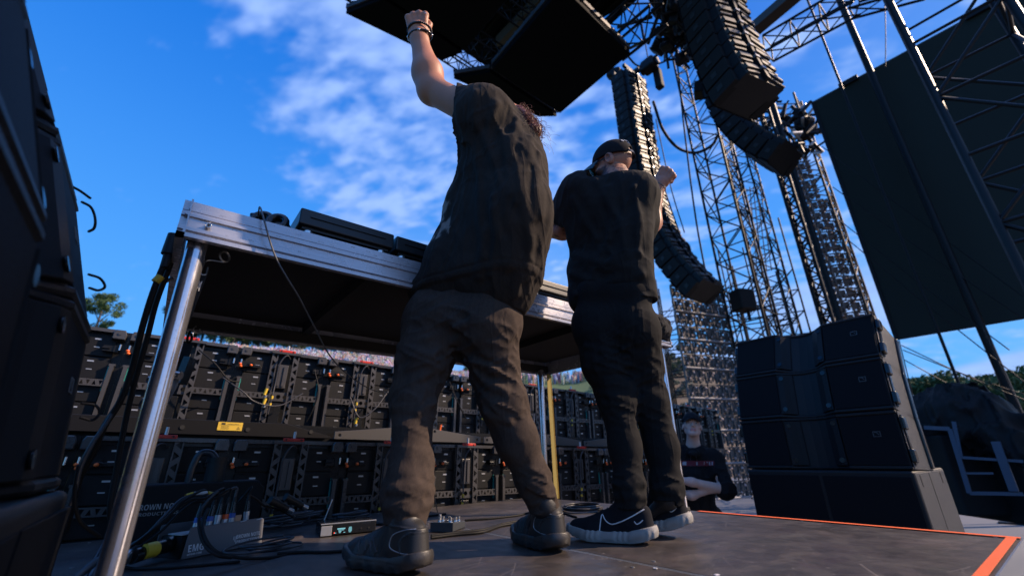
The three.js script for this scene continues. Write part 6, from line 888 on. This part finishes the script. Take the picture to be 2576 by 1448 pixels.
  // coils in front of the box
  const coil = (label, u, v, D0, rx, rz, n, r, sp = .5) => { const c0 = C(u, v), pts = []; for (let i = 0; i <= n * 16; i++) { const t = i / 16 * 6.2832, k = i / (n * 16); pts.push(c0.clone().add(dx.clone().multiplyScalar((rx + .012 * Math.sin(t * .37 + u)) * Math.cos(t) + .02 * sp * Math.sin(t * .21))).addScaledVector(dz, (rz + .008 * Math.cos(t * .31)) * Math.sin(t)).setY(r * 1.05 + .020 * k + .010 * sp * (1 + Math.sin(t * .5 + 1)) * .5)); } return tag(mesh('cable_coil', tubeC(pts, r, n * 40, 6), M.cableGrey), label, 'cable'); };
  coil('loose coil of dark cable lying before the stage box', 665, 1392, 1.8, .088, .055, 4, .0036, 2.2);
  coil('coil of black cable lying behind the feet of the two performers', 1465, 1283, 2.6, .13, .10, 5, .0048); coil('flat loops of black cable left of the light soled sneakers', 1580, 1283, 2.7, .16, .07, 4, .0048);
  coil('heap of black cable behind the stage box', 745, 1318, 2.2, .12, .06, 5, .0055, 3); coil('tangle of black cable beside the receiver unit', 690, 1332, 2.1, .07, .05, 4, .0055, 3); coil('coil of black cable on the deck behind the receiver unit', 880, 1310, 2.3, .09, .06, 3, .005, 2);
  const run = (label, pts, r = .0048) => tag(mesh('cable', tubeC(pts.map(([u, v]) => C(u, v, r * 1.05)), r, pts.length * 10, 6), M.cable), label, 'cable');
  run('grey cable along the deck from the coil to the left boot', [[700, 1392], [760, 1388], [820, 1388], [880, 1384]]); run('black cable from the foot switch box towards the coil by the right boot', [[1170, 1308], [1230, 1304], [1300, 1296], [1340, 1288], [1400, 1288], [1450, 1300]]);
  run('pair cable running along the deck below the foot switch box', [[1085, 1352], [1140, 1345], [1210, 1338], [1260, 1322], [1320, 1312], [1360, 1304]], .0055); run('second cable alongside below the foot switch box', [[1085, 1347], [1145, 1340], [1215, 1332], [1265, 1317], [1325, 1307]], .0055);
  run('black cable winding under the table behind the receiver unit', [[520, 1330], [600, 1320], [680, 1312], [760, 1310], [830, 1306], [900, 1308], [960, 1318]], .006); run('black cable along the deck in front of the lower tier', [[940, 1318], [1000, 1316], [1060, 1300], [1120, 1292]], .005);
  run('long black cable along the deck behind the sneakers', [[1480, 1300], [1540, 1294], [1600, 1292], [1640, 1288]], .005); run('thin cable curving between stage box and near leg', [[300, 1420], [340, 1430], [420, 1428], [520, 1420], [600, 1412]], .004);
  // the big case behind
  const q0 = atZ(330, 1340, -2.42), q1 = atZ(628, 1330, -2.42), cs = thing('power_case', 'long black power case with grey lettering under the table', 'case', V((q0.x + q1.x) / 2, 0, -2.42)), cw = q1.x - q0.x + .06, top = atZ(480, 1216, -2.42).y;
  mesh('body', ext([[-cw / 2, 0], [cw / 2, 0], [cw / 2, top - .03], [cw / 2 - .03, top], [-cw / 2, top]], .24, .005).translate(0, .001, -.24), M.plasticRough, cs);
  mesh('lettering', T(text('BROWN NOTE', .020, .001, .15), -cw * .30, top * .62, .0002), mat([.30, .29, .28], .6), cs); mesh('lettering', T(text('PRODUCTIONS', .012, .001, .14), -cw * .30, top * .50, .0002), mat([.22, .21, .2], .6), cs);
  const tz = atZ(540, 1195, -2.5), pg = thing('power_plug', 'large black power plug standing in the black power case', 'plug', V(tz.x, top, -2.52)); mesh('shell', [cy(.036, .040, .11, 18, 0, .045, 0), cy(.042, .042, .018, 18, 0, .095, 0)], M.rubber, pg);
  const pz = (u, v) => atZ(u, v, -2.5); tag(mesh('power_cable', tubeC([V(tz.x, top + .09, -2.52), pz(545, 1160), pz(530, 1140), pz(505, 1140), pz(485, 1170), pz(472, 1215), pz(468, 1250), pz(455, 1300)], .015, 70, 10), mat([.016, .022, .030], .4)), 'thick dark blue black power cable arching out of the large plug', 'cable');
  for (const [u, v] of [[700, 1268], [738, 1260]]) { const p = atZ(u, v, -2.3), t = thing('inline_connector', u < 720 ? 'black inline connector lying on the cable heap, left one' : 'black inline connector lying on the cable heap, right one', 'connector', p, .4); t.rotation.z = -.45; mesh('shell', cy(.016, .014, .10, 12, 0, 0, 0, 0, 0, Math.PI / 2), M.rubber, t); mesh('tip', cy(.008, .011, .035, 10, .065, 0, 0, 0, 0, Math.PI / 2), M.steel, t); }
}
// receiver with a lit display, foot switch box
{
  const C = (u, v) => atY(u, v, 0), l = C(803, 1352), r = C(944, 1338), dx = r.clone().sub(l).setY(0).normalize(), L = l.distanceTo(r), o = thing('wireless_receiver', 'black wireless receiver unit with a lit display and short antenna', 'receiver', l, Math.atan2(-dx.z, dx.x)), h = .042;
  mesh('body', rb(L, h, .17, .004, L / 2, h / 2 + .003, -.085), M.plastic, o); mesh('top_edge', bx(L, .003, .012, L / 2, h + .0045, -.006), M.silver, o); mesh('display_glass', bx(L * .80, h * .72, .002, L * .56, h * .52, .0012), M.gloss, o);
  const lit = mat([.1, .3, .35], .4, 0, { emissive: new THREE.Color().setRGB(.25, .62, .75), emissiveIntensity: .35 }), red = mat([.5, .03, .02], .4, 0, { emissive: new THREE.Color().setRGB(.9, .06, .02), emissiveIntensity: 1 });
  mesh('side_plate', rb(L * .19, h * .86, .004, .0015, L * .10, h * .52, .0012), M.silver, o); for (const [x, y, w, hh] of [[.36, .62, .14, .0045], [.36, .50, .10, .0025], [.34, .38, .05, .003], [.26, .28, .03, .0022], [.34, .28, .03, .0022], [.42, .28, .03, .0022], [.52, .68, .05, .0025], [.52, .58, .06, .0025], [.52, .48, .06, .0025], [.52, .38, .06, .0025], [.52, .28, .04, .0025]]) mesh('display_mark', bx(L * w, hh, .001, L * x, h * y, .0027), lit, o);
  mesh('status_light', T(new THREE.SphereGeometry(.0022, 8, 6), L * .24, h * .3, .003), red, o); mesh('antenna', rod(V(.03, h, -.16), V(.055, h + .085, -.16), .0026, 8), M.silver, o); for (const x of [.72, .86]) mesh('knob', cy(.0035, .0035, .004, 10, L * x, h * .5, .003, Math.PI / 2), M.rubber, o);
  const pl = C(1082, 1330), pr = C(1168, 1338), t = thing('foot_switch_box', 'dark foot switch box with chrome stomp switches between the feet', 'foot switch', V(1.085, 0, -1.83), .62); const q = .135, dd = .105;
  mesh('body', ext([[-q / 2, .002], [q / 2, .002], [q / 2, .026], [-q / 2, .036]].map(([x, y]) => [x, y]), dd, .002).translate(0, 0, -dd / 2), mat([.055, .062, .07], .42, .3), t);
  for (const [x, z] of [[-.045, .03], [0, .034], [.047, .030], [-.035, -.025], [.012, -.03], [.05, -.018]]) { const y = .031 - .074 * x; const s = mesh('switch', [cy(.0075, .0085, .006, 12, x, y + .004, z), cy(.0052, .0052, .010, 12, x, y + .010, z), cy(.0066, .0066, .006, 12, x, y + .0165, z)], M.chrome, t); }
  mesh('jack', [cy(.006, .006, .02, 10, .02, .046, -.048)], M.silver, t); mesh('window', bx(.035, .001, .016, -.02, .0338, .0), M.gloss, t);
}
// a wing drape behind the viewpoint: it keeps the near left stack in shade
{ const o = thing('wing_drape', 'tall black wing drape on a pipe frame behind the viewpoint', 'drape', V(2.92, 0, 1.44), .9273); const g = new THREE.PlaneGeometry(.98, 6.6, 40, 6), p = g.attributes.position; for (let i = 0; i < p.count; i++) p.setZ(i, .03 * Math.sin(p.getX(i) * 40)); g.computeVertexNormals(); g.translate(0, 6.6 / 2 + FLOOR, 0); mesh('cloth', [g, g.clone().translate(0, 0, .012)], mat(.02, .95), o); for (const s of [-1, 1]) mesh('pipe', cy(.025, .025, 7.6, 8, s * .50, 3.8 + FLOOR, .05), M.steel, o); mesh('base', bx(1.1, .03, .6, 0, FLOOR + .017, .05), M.steel, o); }
renderer.render(scene, camera);
